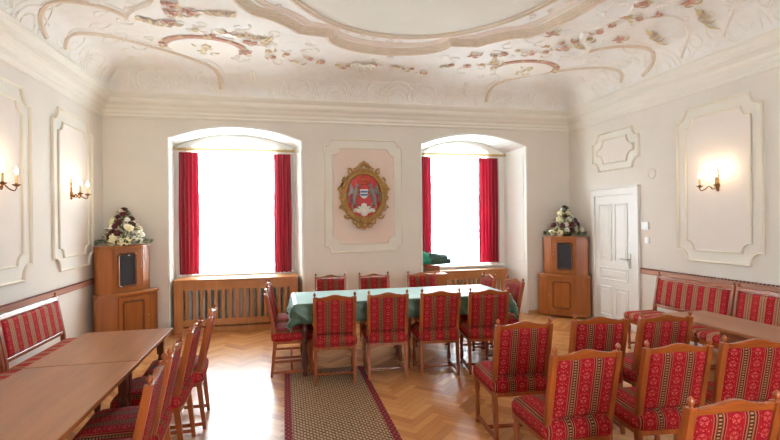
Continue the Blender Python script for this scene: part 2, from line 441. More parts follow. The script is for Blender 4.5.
# front wall (behind the camera) with an unseen window added as fill light
FILL_WIN = [(.6, 1.9)]; fz0, fz1 = .9, 2.8
g = G(); xs = [XL-.2]+[v for o in FILL_WIN for v in o]+[XR+.2]
for k in range(0, len(xs)-1):
    if k % 2 == 0: g.box(xs[k], xs[k+1], YF-.25, YF, 0, 4.0)
    else: g.box(xs[k], xs[k+1], YF-.25, YF, 0, fz0); g.box(xs[k], xs[k+1], YF-.25, YF, fz1, 4.0)
struct('wall_front', g, M['wall'], 'front wall behind the viewer')
for i, (a, b) in enumerate(FILL_WIN):
    w = struct_empty(f'window_{i+3}', 'unseen window added for fill light in the front wall behind the viewer')
    f = G(); c = (a+b)/2
    for q in ((a, b, fz0, fz0+.07), (a, b, fz1-.07, fz1), (a, a+.07, fz0, fz1), (b-.07, b, fz0, fz1), (c-.04, c+.04, fz0, fz1), (a, b, 2.2, 2.25)): f.box(q[0], q[1], YF-.2, YF-.14, q[2], q[3])
    obj('window_frame', f, M['white'], w); p = G(); p.box(a+.05, b-.05, YF-.172, YF-.168, fz0+.05, fz1-.05); obj('pane', p, M['glass'], w)

for i, (a, b) in enumerate(FILL_WIN): FSH = (i, a, b)
# ceiling with cove: rings from the cornice inward
g = G(); rs = []
def rect(d, z): return [(XL+d, YF+d, z), (XR-d, YF+d, z), (XR-d, YB-d, z), (XL+d, YB-d, z)]
rs.append(rect(-.05, ZCT)); rs.append(rect(.12, ZCT))
for k in range(1, 15):
    th = PI/2*k/14; rs.append(rect(.85-.73*math.cos(th), ZCT+(ZC-ZCT)*math.sin(th)))
g.rings(rs, cap=False); last = g.b.verts[:][-4:] if False else None
g.b.verts.ensure_lookup_table(); g.face([g.b.verts[-4], g.b.verts[-3], g.b.verts[-2], g.b.verts[-1]])
g.box(XL-.25, XR+.25, YF-.25, YB+.25, 4.05, 4.15)
ceil = struct('ceiling', g, M['ceil'], 'coved plaster ceiling with baroque stucco relief', smooth=True)
# cornice
prof = [(0, 3.165), (.018, 3.17), (.03, 3.185), (.03, 3.20), (.018, 3.21), (.022, 3.225), (.035, 3.235), (.035, 3.275), (.045, 3.285), (.06, 3.30), (.075, 3.335), (.105, 3.36),
        (.125, 3.365), (.125, 3.375), (.135, 3.38), (.135, 3.43), (.145, 3.44), (.165, 3.46), (.172, 3.475), (.182, 3.482), (.182, 3.502), (.17, 3.508), (.10, 3.51), (-.02, 3.51)]
g = G(); rr = [(XL, YF), (XR, YF), (XR, YB), (XL, YB)]
g.frame(rr, prof, lambda u, v, h: (u, v, h)); struct('trim_3', g, M['corn'], 'deep stepped plaster cornice round the room')
def base_run(nm, a, b, lab):
    g = G(); a = Vector(a); b = Vector(b); d = (b-a).normalized(); nrm = Vector((-d.y, d.x))
    L = [[tuple(Vector((*(p+nrm*o), z))) for o, z in ((0, 0), (.022, 0), (.022, .045), (.012, .06), (0, .06))] for p in (a, b)]
    g.rings([L[0], L[1]]); struct(nm, g, M['base'], lab)
base_run('baseboard_left', (XL, YB), (XL, YF), 'light wood skirting on the left wall')
base_run('baseboard_right', (XR, YF), (XR, 5.70), 'light wood skirting on the right wall')
for nm, a, b in (('baseboard_back', XL, -1.67), ('baseboard_back_2', .30, 2.19), ('baseboard_back_3', 4.12, XR)):
    base_run(nm, (b, YB), (a, YB), 'light wood skirting on the back wall')

# ---- wall mappings: (u along wall, v up, t out)
LW = lambda u, v, t: (XL+t, u, v)
RW = lambda u, v, t: (XR-t, u, v)
BW = lambda u, v, t: (u, YB-t, v)
def notched(x0, x1, z0, z1, c, s=None):
    s = s or c*.22; pts = []
    def corner(cx, cz, sx, sz, flip):
        q = [(cx, cz+sz*c), (cx+sx*s, cz+sz*c)]
        for k in range(1, 5):
            a = PI/2*k/5
            q.append((cx+sx*(s+(c-s)*math.sin(a)*.95), cz+sz*(c-(c-s)*(1-math.cos(a))*1.0)))
        q += [(cx+sx*c, cz+sz*s), (cx+sx*c, cz)]
        return q[::-1] if flip else q
    pts += corner(x0, z0, 1, 1, False); pts += corner(x1, z0, -1, 1, True)
    pts += corner(x1, z1, -1, -1, False); pts += corner(x0, z1, 1, -1, True)
    return pts
k_trim = 4
M['pale'] = plain('pale_panel_paint', srgb(230, 221, 213), .8, .02, 3, .12)
def panel(f, x0, x1, z0, z1, lab, c=.14, inset=.13, ci=.11, mw=.022, fieldmat='pink', flip=False):
    global k_trim
    root = struct_empty(f'trim_{k_trim}', lab); k_trim += 1
    P = notched(x0, x1, z0, z1, c); Q = notched(x0+inset, x1-inset, z0+inset, z1-inset, ci)
    pf = [(0, 0), (0, .022), (mw*.35, .03), (mw*.7, .022), (mw, .010), (mw, .004)]
    g = G(); g.prism(notched(x0+.012, x1-.012, z0+.012, z1-.012, c), 0, .004, f); obj('panel_border', g, M['border'], root)
    g = G(); g.prism(Q, .0, .0075, f); obj('panel_field', g, M[fieldmat], root)
    g = G(); g.frame(P, pf, f); obj('outer_moulding', g, M['cream'], root)
    pf2 = [(0, 0), (0, .018), (mw*.3, .026), (mw*.6, .018), (mw*.8, .008)]
    g = G(); g.frame(Q, pf2, f); obj('inner_moulding', g, M['cream'], root)
panel(LW, 4.30, 5.49, 1.085, 3.0, 'plaster wall panel on the left wall behind the nearer sconce', c=.15, inset=.15, fieldmat='pale')
panel(LW, 5.95, 7.08, 1.10, 2.99, 'plaster wall panel on the left wall beside the corner cabinet', c=.15, inset=.15, fieldmat='pale')
panel(RW, 4.00, 5.12, 1.10, 3.0, 'tall plaster wall panel with the sconce on the right wall', c=.14, inset=.13, fieldmat='pale')
panel(RW, 5.78, 6.82, 2.375, 2.985, 'small plaster wall panel above the white door', c=.14, inset=.11, ci=.14, fieldmat='pale')
panel(LW, 2.2, 3.85, 1.085, 3.0, 'plaster wall panel on the left wall nearest the viewer', c=.15, inset=.15, fieldmat='pale')
panel(RW, 1.9, 3.55, 1.10, 3.0, 'plaster wall panel on the right wall nearest the viewer', c=.14, inset=.13, fieldmat='pale')
panel(BW, .615, 1.89, 1.14, 2.94, 'plaster wall panel framing the coat of arms', c=.10, inset=.13, ci=.11)

# chair rails
def rail(nm, f, a, b, zt, lab):
    g = G(); P = [(0, 0), (.018, 0), (.026, .012), (.026, .05), (.036, .058), (.036, .068), (0, .072)]
    g.rings([[f(u, zt-.072+z, t) for t, z in P] for u in (a, b)])
    r = struct(nm, g, M['rail'], lab)
    g = G(); n = int((b-a)/.045)
    for k in range(n):
        c = a+(k+.5)*(b-a)/n; x, y, z = f(c, zt+.004, .026); g.box(x-.010, x+.010, y-.011, y+.011, z-.010, z+.008)
    obj('beading', g, M['railbead'], r)
rail('trim_20', LW, YF, 7.10, .905, 'red-brown chair rail with toothed edge on the left wall')
rail('trim_21', RW, YF, 5.765, .925, 'red-brown chair rail with toothed edge on the right wall')

# door
dr = struct_empty('door_1', 'white panelled wooden door in the right wall')
y0, y1, zt = 5.905, 6.755, 1.99
g = G(); P = [(y1+.085, 0), (y1+.085, zt+.115), (y0-.115, zt+.115), (y0-.115, 0)]
def cas(a, b, c, d, t=.04): g.box(a, b, c, d, 0, t, lambda u, v, w: (XR-w, u, v))
cas(y1, y1+.075, 0, zt); cas(y0-.115, y0, 0, zt); cas(y0-.115, y1+.075, zt, zt+.10); cas(y0-.13, y1+.09, zt+.10, zt+.125, .055)
obj('door_frame', g, M['door'], dr, bevel=.005)
g = G(); g.box(y0, y1, .01, zt, .0, .018, lambda u, v, w: (XR-w, u, v))
leaf = obj('door_leaf', g, M['door'], dr, bevel=.003)
g = G()
for a, b, c, d in ((y0+.11, y0+.39, .98, 1.86), (y0+.46, y0+.75, .98, 1.86), (y0+.11, y0+.75, .68, .88), (y0+.11, y0+.39, .12, .58), (y0+.46, y0+.75, .12, .58)):
    g.frame([(a, c), (b, c), (b, d), (a, d)], [(0, .018), (.004, .030), (.016, .030), (.024, .012), (.045, .012), (.055, .026), (.06, .026)], lambda u, v, w: (XR-w, u, v))
    g.prism([(a+.06, c+.06), (b-.06, c+.06), (b-.06, d-.06), (a+.06, d-.06)], .010, .026, lambda u, v, w: (XR-w, u, v))
obj('door_panels', g, M['door'], leaf)
g = G(); g.box(y0+.055, y0+.09, .90, 1.11, .018, .026, lambda u, v, w: (XR-w, u, v))
g.tube([(XR-.02, y0+.072, 1.03), (XR-.07, y0+.072, 1.03), (XR-.075, y0+.10, 1.03), (XR-.075, y0+.19, 1.035)], .009, 6)
g.sphere((XR-.034, y0+.072, .955), .012, 6)
obj('door_handle', g, M['metal'], dr, smooth=True)
for z in (.3, 1.0, 1.7):
    g = G(); g.lathe([(.009, 0), (.009, .09), (.004, .10)], (XR-.042, y1+.004, z), 8); obj('hinge', g, M['door'], dr, smooth=True)

def wallbox(nm, lab, cat, y, z, sy, sz, t, mat='plastic', inner=True):
    r = thing(nm, lab, cat, (XR, y, z)); g = G(); g.box(-t, 0, -sy/2, sy/2, -sz/2, sz/2); obj('housing', g, M[mat], r, bevel=.003)
    if inner: g = G(); g.box(-t-.004, -t+.001, -sy*.32, sy*.32, -sz*.32, sz*.32); obj('rocker', g, M[mat], r, bevel=.001)
wallbox('light_switch', 'upper square white switch plate beside the door', 'switch', 5.685, 1.53, .13, .105, .02)
wallbox('light_switch', 'lower small white switch below the square one beside the door', 'switch', 5.65, 1.325, .075, .08, .018)
g = G(); g.lathe([(.075, 0), (.075, .006), (.062, .010), (.058, .006), (.02, .008)], (0, 0, 0), 20, lambda x, y, z: (XR-z, 5.56+x, 2.25+y))
tag(obj('wall_cover', g, M['wall'], smooth=True), 'faint round painted cover plate on the right wall near the small panel', 'cover plate')

# ------------------------------------------------------------------ ceiling relief (children of ceiling)
def on(x, y, off=.0): return (x, y, zc(x, y)-off)
def plan_tube(g, pts, r, k=5, flat=1.0, off=0.0, seg=6):
    g.tube([on(p.x, p.y, off) for p in spline([(a, b, 0) for a, b in pts], k)], r, seg, flat)
OX, OY = 1.32, 4.0
# big frame outline, one quadrant mirrored
quad = []
for k in range(0, 9):                       # bottom lobe
    a = PI/2*k/8; quad.append((.80*math.sin(a), 1.74+.47*math.cos(a)))
quad += [(.82, 1.74), (1.15, 1.70)]
for k in range(1, 6):
    q = k/6; quad.append((1.15+(.39)*q, 1.70-.38*q-.05*math.sin(PI*q)))
quad += [(1.54, 1.32)]
for k in range(1, 9):
    a = PI/2*k/8; quad.append((1.54+.38*math.sin(a), 1.32*math.cos(a)))
out = [(x, y) for x, y in quad]+[(x, -y) for x, y in quad[::-1][1:]]+[(-x, -y) for x, y in quad[1:]]+[(-x, y) for x, y in quad[::-1][1:-1]]
out = [(OX+x, OY+y) for x, y in out][::-1]
g = G(); g.frame(out, [(-.03, ZC), (-.028, ZC-.02), (-.012, ZC-.03), (-.008, ZC-.06), (.02, ZC-.075), (.035, ZC-.07), (.038, ZC-.05), (.055, ZC-.05), (.058, ZC-.036), (.075, ZC-.036), (.078, ZC-.022), (.095, ZC-.022), (.098, ZC-.01), (.115, ZC-.01), (.118, ZC)], lambda u, v, h: (u, v, h))
obj('lobed_frame', g, M['fawnshade'], ceil)
g = G()
for o, r in ((.17, .010), (.21, .010), (.25, .012)):
    L = G(); n = len(out)
    c = [(OX+(x-OX)*(1-o/2.0), OY+(y-OY)*(1-o/2.0)) for x, y in out]
    g.tube([(x, y, ZC-.006) for x, y in c]+[(c[0][0], c[0][1], ZC-.006)], r, 5)
    L.b.free()
obj('stepped_moulding', g, M['band'], ceil)
ell = [(OX+.02+1.46*math.cos(-2*PI*k/72), OY+1.70*math.sin(-2*PI*k/72)) for k in range(72)][::-1]
g = G(); g.prism([(OX+.02+(x-OX-.02)*.99, OY+(y-OY)*.99) for x, y in ell], ZC-.004, ZC+.01, lambda u, v, h: (u, v, h)); obj('oval_field', g, M['oval'], ceil)
g = G(); g.frame(ell, [(-.05, ZC), (-.045, ZC-.02), (-.02, ZC-.03), (-.005, ZC-.03), (0, ZC-.012), (.02, ZC-.012), (.03, ZC-.026), (.045, ZC-.026), (.05, ZC)], lambda u, v, h: (u, v, h)); obj('oval_moulding', g, M['fawnshade'], ceil)
# small scroll relief in the band between oval and frame
g = G()
def curl(g, c, r, turns, a0, sgn, w, put, n=26):
    pts = []
    for k in range(n):
        q = k/(n-1); a = a0+sgn*turns*2*PI*q; rr = r*(1-.86*q); pts.append(put(c[0]+rr*math.cos(a), c[1]+rr*math.sin(a)))
    g.tube(pts, [w*(1-.5*k/(n-1)) for k in range(n)], 5)
for k in range(52):
    a = 2*PI*k/52; rr = 1.0; x = OX+(1.58+.10*math.sin(6*a))*math.cos(a); y = OY+(1.87+.10*math.cos(5*a))*math.sin(a)
    curl(g, (x, y), .045+.03*random.random(), 1.0, a*3, 1 if k % 2 else -1, .011, lambda p, q: (p, q, ZC-.004), 14)
obj('band_scrolls', g, M['band'], ceil)
MX = lambda p: [(2*1.21-x, y) for x, y in p]
archA = [(-2.39, 5.55), (-2.36, 5.38), (-2.3, 5.25), (-2.22, 5.19), (-2.13, 5.22), (-2.0, 5.32), (-1.87, 5.45), (-1.73, 5.62), (-1.64, 5.81)]
archB = [(-2.38, 5.95), (-2.32, 5.87), (-2.25, 5.90), (-2.14, 6.04), (-1.99, 6.25), (-1.76, 6.52), (-1.51, 6.73), (-1.23, 6.91), (-1.02, 7.04), (-.91, 7.18), (-.89, 7.34)]
scr = [(-1.64, 5.81), (-1.60, 5.64), (-1.47, 5.47), (-1.31, 5.32), (-1.2, 5.1)]
g = G(); h = G()
for side in (lambda p: p, MX):
    for pth, r in ((archA, .034), (archB, .030)):
        plan_tube(g, side(pth), r, 5, .8)
        q = [(x+.06*(1 if side(pth) is pth else -1), y-.06) for x, y in side(pth)]
        plan_tube(h, q, .014, 5, .8)
    plan_tube(h, side(scr), .05, 5, .8)
obj('corner_strapwork', g, M['fawnshade'], ceil, smooth=True); obj('strapwork_edging', h, M['stucco'], ceil, smooth=True)
# also nearer corners of the field
g = G()
for side in (lambda p: p, MX):
    for pth in ([(-2.38, 4.9), (-2.2, 4.6), (-1.9, 4.5), (-1.6, 4.7), (-1.45, 5.0)], [(-2.36, 4.3), (-2.1, 3.9), (-1.8, 3.5), (-2.1, 3.1), (-2.36, 2.7)], [(-1.2, 5.1), (-1.35, 4.6), (-1.2, 4.2)]):
        plan_tube(g, side(pth), .026, 6, .8)
obj('side_strapwork', g, M['stucco'], ceil, smooth=True)
# cove relief
def cov(side):
    def put(u, th):
        d = .85-.73*math.cos(th)-.004; z = ZCT+(ZC-ZCT)*math.sin(th)
        if side == 'B': return (u, YB-d, z)
        if side == 'L': return (XL+d, u, z)
        return (XR-d, u, z)
    return put
def cove_relief(side, xs, mat, nm):
    g = G(); put = cov(side)
    for i, (x, kind) in enumerate(xs):
        w = .014
        if kind == 'ring':
            g.tube([put(x+.16*math.cos(a*PI/10), .42+.30*math.sin(a*PI/10)) for a in range(21)], w, 5)
            for q in range(6): curl(g, (x+.07*math.cos(q*PI/3), .42+.13*math.sin(q*PI/3)), .045, .8, q, 1, .010, lambda p, t: put(p, max(.02, t)), 10)
            for s in (-1, 1): g.tube([put(x+s*(.20+.10*k/8), .18+.5*math.sin(k/8*PI)*.8) for k in range(9)], w, 5)
        elif kind == 'swag':
            for s in (-1, 1):
                curl(g, (x+s*.14, .50), .11, 1.3, PI/2, s, w, lambda p, t: put(p, max(.03, (t-.5)*2.2+.5)), 24)
                curl(g, (x+s*.33, .40), .09, 1.2, -PI/2, -s, w, lambda p, t: put(p, max(.03, (t-.4)*2.2+.4)), 24)
                g.tube([put(x+s*(.03+.42*k/10), .12+.18*math.sin(k/10*PI*1.5)**2) for k in range(11)], w*.8, 5)
            for q in range(7): curl(g, (x-.12+.04*q, .3+.06*(q % 3)), .035, .9, q, 1, .010, put, 9)
        elif kind == 'scallop':
            for r in (.12, .20, .27): g.tube([put(x+r*math.cos(PI*k/12), .10+r*2.6*math.sin(PI*k/12)) for k in range(13)], w, 5)
        elif kind == 'bracket':
            for s in (0, .035): g.tube([put(x+(.0+s), .9), put(x+.02+s, .55), put(x+.12+s, .40), put(x+.26+s, .32), put(x+.27+s, .08)], w, 5)
    obj(nm, g, mat, ceil, smooth=True)
cove_relief('B', [(-1.85, 'ring'), (-1.25, 'swag'), (-.45, 'bracket'), (.25, 'ring'), (1.25, 'swag'), (.78, 'scallop'), (1.78, 'scallop'), (2.25, 'ring'), (2.85, 'bracket'), (3.7, 'swag'), (4.3, 'ring')], M['stucco'], 'cove_relief')
cove_relief('L', [(6.7, 'ring'), (6.2, 'swag'), (5.2, 'scallop'), (4.5, 'swag'), (3.6, 'ring'), (2.8, 'swag')], M['stucco'], 'cove_relief')
cove_relief('R', [(6.7, 'ring'), (6.2, 'swag'), (5.2, 'scallop'), (4.5, 'swag'), (3.6, 'ring'), (2.8, 'swag')], M['stucco'], 'cove_relief')
# garlands of blossoms
def blossom(g, x, y, r, n=5):
    c = Vector(on(x, y, .004)); a0 = random.random()*6
    for k in range(n):
        a = a0+2*PI*k/n; g.sphere((c.x+r*.6*math.cos(a), c.y+r*.6*math.sin(a), c.z-.3*r), r*.48, 6, (1, 1, .7))
    g.sphere((c.x, c.y, c.z-.5*r), r*.35, 6)
def leafy(g, x, y, L, a, w=.33):
    c = Vector(on(x, y, .006)); pts = []; n = 6
    for k in range(n+1):
        q = k/n; pts.append(on(x+L*(q-.5)*math.cos(a+.5*q), y+L*(q-.5)*math.sin(a+.5*q), .008+.02*math.sin(PI*q)))
    g.tube(pts, [max(.004, L*w*math.sin(PI*min(.98, max(.05, k/n)))*.6) for k in range(n+1)], 5, .3)
gR, gO, gB = G(), G(), G()
garl = [(-1.0, 5.94), (-.82, 6.06), (-.67, 5.94), (-.5, 6.03), (-.43, 6.21), (-.35, 6.23), (-.18, 6.49), (-.13, 6.7), (.06, 6.56), (.2, 6.82), (.38, 6.69), (.55, 6.77), (.78, 6.83), (.96, 6.84),
        (1.32, 6.76), (1.67, 6.78), (1.89, 6.81), (2.12, 6.91), (2.31, 6.68), (2.43, 6.57), (2.68, 6.57), (2.88, 6.49), (2.89, 6.1), (2.99, 6.0), (3.11, 5.86), (3.36, 5.93), (3.51, 5.82), (3.43, 5.64),
        (3.54, 5.48), (3.66, 5.39), (3.81, 5.29), (3.79, 5.07), (3.8, 4.86), (3.83, 4.63), (4.0, 4.65), (4.14, 4.51)]
for i, (x, y) in enumerate(garl):
    (blossom)(gR if i % 3 else gO, x, y, .034+.016*random.random())
    leafy(gO if i % 3 else gB, x+.09*math.cos(i*2.1), y+.07*math.sin(i*1.7), .12, i*1.3)
    if i % 2: leafy(gR, x-.07, y+.05*math.cos(i), .10, i)
for x, y in ((-1.13, 5.31), (-1.15, 5.51), (-.97, 5.47), (-1.24, 5.79), (-.49, 6.62), (3.24, 5.21), (2.6, 6.11), (4.21, 4.17), (3.68, 5.64), (4.19, 5.21), (-1.31, 5.0), (3.75, 4.3)):
    for k in range(4): leafy((gR, gO, gB, gR)[k], x+.07*math.cos(k*1.6+x), y+.07*math.sin(k*1.6+x), .13, k*1.5+x*3)
    blossom(gR, x, y, .045)
for x, y, a in ((-.64, 5.43, 0), (4.54, 4.31, .3), (-1.45, 5.78, .6), (4.47, 4.94, .3), (3.83, 5.53, .5), (-.2, 6.15, 2), (3.0, 6.35, 1), (-.35, 6.05, .2)):
    for k in range(5): leafy(gB if k % 2 else gO, x+.06*(k-2)*math.cos(a), y+.06*(k-2)*math.sin(a), .17, a+k*.5, .28)
# red-framed medallions
for cx, cy in ((-.99, 6.56), (3.60, 6.60)):
    gM = G(); gM.prism([(cx+.44*math.cos(2*PI*k/36), cy+.33*math.sin(2*PI*k/36)) for k in range(36)], -.004, .012, lambda u, v, t: (u, v, zc(u, v)-t)); obj('medallion_field', gM, M['oval2'], ceil)
    ring = [(cx+.47*math.cos(2*PI*k/36), cy+.36*math.sin(2*PI*k/36)) for k in range(37)]
    gR.tube([on(x, y, .003) for x, y in ring[18:37]+ring[0:2]], .020, 6, .7)
    gR.tube([on(cx+(x-cx)*1.1, cy+(y-cy)*1.12, .003) for x, y in ring[21:35]], .030, 6, .7)
    for k in range(12): blossom(gR if k % 2 else gO, cx+.52*math.cos(PI+k*PI/11), cy+.42*math.sin(PI+k*PI/11), .035)
    for k in range(14): leafy(gO, cx+.22*math.cos(k*2.4)*((k % 4)/3), cy+.15*math.sin(k*2.4), .12, k, .3)
obj('rose_garland', gR, M['rose'], ceil, smooth=True); obj('ochre_foliage', gO, M['ochre'], ceil, smooth=True); obj('brown_foliage', gB, M['brown'], ceil, smooth=True)
# pale scattered stucco scrolls
g = G()
for k in range(330):
    x = random.uniform(XL+.22, XR-.22); y = random.uniform(3.0, 7.0)
    if ((x-OX)/2.0)**2+((y-OY)/2.25)**2 < 1.08: continue
    curl(g, (x, y), .05+.09*random.random(), .6+.7*random.random(), random.random()*6, random.choice((-1, 1)), .015, lambda p, q: on(p, q, .0), 14)
for x, y in ((1.15, 6.83), (1.25, 6.80), (1.05, 6.8)): blossom(g, x, y, .09, 7)
obj('pale_scrolls', g, M['stucco'], ceil, smooth=True)

# ------------------------------------------------------------------ sconces
def sconce(side, y0, lab):
    s = 1 if side == 'L' else -1; X = (XL+.008) if s > 0 else XR-.008
    r = thing('wall_sconce', lab, 'wall lamp', (X, y0, 2.0), 0, 'brass candle sconces on the side walls')
    g = G(); g.lathe([(.006, -.06), (.022, -.045), (.012, -.03), (.026, -.005), (.03, .02), (.016, .045), (.022, .075), (.010, .10), (.02, .13), (.008, .16), (.014, .18), (.003, .20)], (.0, 0, 0), 10, lambda x, y, z: (s*(abs(x)*.7+.002 if x*s > 0 else 0.0), y, z))
    obj('back_plate', g, M['brass'], r, smooth=True)
    for q in (-1, 1):
        g = G(); pts = spline([(s*.015, 0, 0), (s*.04, q*.03, -.03), (s*.07, q*.05, .005), (s*.10, q*.075, -.03), (s*.13, q*.10, -.045), (s*.142, q*.11, -.02), (s*.142, q*.11, .0)], 5)
        g.tube(pts, .0065, 6); curl(g, (s*.05, q*.035), .02, 1.0, 0, q, .004, lambda a, b: (a, b, -.005), 10)
        g.lathe([(.006, -.012), (.018, -.004), (.034, .008), (.036, .012), (.012, .012), (.013, .022)], (s*.142, q*.11, 0), 10)
        a = obj('arm', g, M['brass'], r, smooth=True)
        g = G(); g.lathe([(.011, .02), (.011, .10), (.006, .104)], (s*.142, q*.11, 0), 10); obj('candle_sleeve', g, M['candle'], a, smooth=True)
        g = G(); g.lathe([(.006, .104), (.013, .118), (.0155, .132), (.011, .15), (.003, .172)], (s*.142, q*.11, 0), 10); obj('bulb', g, M['bulb'], a, smooth=True)
        l = bpy.data.lights.new('sconce_glow', 'POINT'); l.energy = 1.1; l.color = (1, .74, .45); l.shadow_soft_size = .02
        o = bpy.data.objects.new('sconce_glow', l); C.objects.link(o); o.location = (X+s*.142, y0+q*.11, 2.215)
sconce('L', 4.83, 'two-armed brass candle sconce cut by the left edge of the photo')
sconce('L', 6.43, 'two-armed brass candle sconce on the left wall nearer the corner cabinet')
sconce('R', 4.54, 'two-armed brass candle sconce alone on the right wall panel')

# ------------------------------------------------------------------ coat of arms
cr = thing('coat_of_arms', 'carved gilt oval cartouche with red coat of arms between the windows', 'coat of arms', (1.245, YB-.008, 2.06))
cf = lambda u, v, t: (u, -t, v)
A_, B_ = .31, .375
oval = [(A_*math.cos(2*PI*k/48), B_*math.sin(2*PI*k/48)-.02) for k in range(48)]
g = G(); g.prism([(x*.97, (y+.02)*.97-.02) for x, y in oval], .0, .03, cf); obj('red_field', g, M['red'], cr)
g = G(); g.frame(oval, [(-.06, .0), (-.065, .03), (-.045, .055), (-.02, .065), (.0, .055), (.02, .06), (.035, .045), (.04, .03)], cf)
def cc(g, x, y, r, tn, a0, s, w, t=.06): curl(g, (x, y), r, tn, a0, s, w, lambda p, q: (p, -t, q), 18)
for s in (-1, 1):
    for (x, y, r, a0, sg) in ((.05, .46, .04, PI/2, 1), (.10, .42, .05, 0, -1), (.30, .22, .05, PI/2, -1), (.37, .07, .045, 0, 1), (.36, -.06, .04, PI, -1), (.33, -.22, .06, 0, 1), (.26, -.33, .06, 0, -1), (.15, -.42, .07, PI/2, 1), (.07, -.47, .06, 0, -1), (.23, .36, .05, PI/3, 1), (.29, -.13, .04, 0, 1)):
        cc(g, s*x, y, r, 1.2, a0 if s > 0 else PI-a0, sg*s, .018)
    g.tube([(s*.02, -.06, -.40), (s*.08, -.08, -.44), (s*.04, -.07, -.50), (0, -.06, -.53)], .025, 6)
    g.tube([(s*.34, -.04, .18), (s*.385, -.05, .10), (s*.37, -.05, .0)], [.02, .028, .012], 6)
for k in range(7):
    a = PI*(k-3)/8; g.sphere((.09*math.sin(a), -.07, .40+.09*math.cos(a)), .028, 6, (.8, .7, 1.3))
g.sphere((0, -.07, .515), .026, 6); g.sphere((0, -.07, -.42), .06, 8, (1, .6, .9)); g.sphere((0, -.06, -.53), .028, 6)
for k in range(44):
    a = 2*PI*k/44; g.sphere(((A_+.035)*math.cos(a), -.06, (B_+.035)*math.sin(a)-.02), .022, 6, (1, .7, 1))
obj('gilt_frame', g, M['gold'], cr, smooth=True)
def beast(s):
    g = G(); y = -.05
    P = lambda *q: [(s*a, y, b) for a, b in q]
    g.tube(P((.17, -.16), (.165, -.08), (.14, 0), (.12, .07), (.115, .12)), [.028, .036, .04, .034, .022], 8)     # body
    g.sphere((s*.105, y-.01, .145), .03, 8, (1.1, .8, .9)); g.tube(P((.09, .15), (.065, .135)), [.014, .006], 6)     # head, beak
    g.tube(P((.12, .17), (.13, .20)), [.01, .003], 5)
    for a in range(6):                                                                                        # wing feathers
        g.tube(P((.15, .05), (.20+.012*a, .12-.025*a), (.225+.006*a, .20-.058*a)), [.012, .016, .005], 5)
    g.tube(P((.12, .05), (.075, .07), (.045, .055)), [.016, .011, .009], 6); g.tube(P((.13, .01), (.085, 0), (.05, .01)), [.016, .011, .009], 6)
    g.tube(P((.165, -.13), (.12, -.16), (.11, -.21), (.08, -.225)), [.024, .017, .012, .01], 6); g.tube(P((.18, -.14), (.19, -.20), (.16, -.24)), [.022, .014, .01], 6)
    g.tube(P((.19, -.13), (.235, -.10), (.23, -.03), (.255, .02)), [.012, .010, .008, .013], 6)
    return g
for s in (-1, 1): obj('griffin', beast(s), M['silver'], cr, smooth=True)
g = G(); g.tube([(-.09, -.045, .20), (-.06, -.05, .225), (0, -.055, .235), (.06, -.05, .225), (.09, -.045, .20)], .014, 6)
for k in range(-2, 3): g.tube([(.03*k, -.05, .22), (.04*k, -.05, .285-abs(k)*.012)], [.012, .006], 5); g.sphere((.04*k, -.05, .29-abs(k)*.012), .010, 6)
g.tube([(-.04, -.045, .17), (.04, -.045, .17)], .02, 6); obj('crown', g, M['orange'], cr, smooth=True)
sh = [(-.062, .085), (.062, .085), (.062, -.01), (.045, -.045), (0, -.07), (-.045, -.045), (-.062, -.01)][::-1]
g = G(); g.prism(sh, .03, .06, cf); sd = obj('shield', g, M['hill'], cr, bevel=.004)
g = G(); g.prism([(-.056, .055), (.056, .055), (.056, .03), (-.056, .03)][::-1], .06, .066, cf); g.prism([(-.056, .008), (.056, .008), (.056, -.018), (-.05, -.018)][::-1], .06, .066, cf); obj('blue_bars', g, M['blue'], sd)
g = G()
for x, z, r in ((0, -.19, .06), (-.08, -.24, .06), (.08, -.24, .06), (-.15, -.25, .035), (.15, -.25, .035), (0, -.27, .08)): g.sphere((x, -.035, z), r, 8, (.9, .35, 1))
obj('white_hills', g, M['hill'], cr, smooth=True)

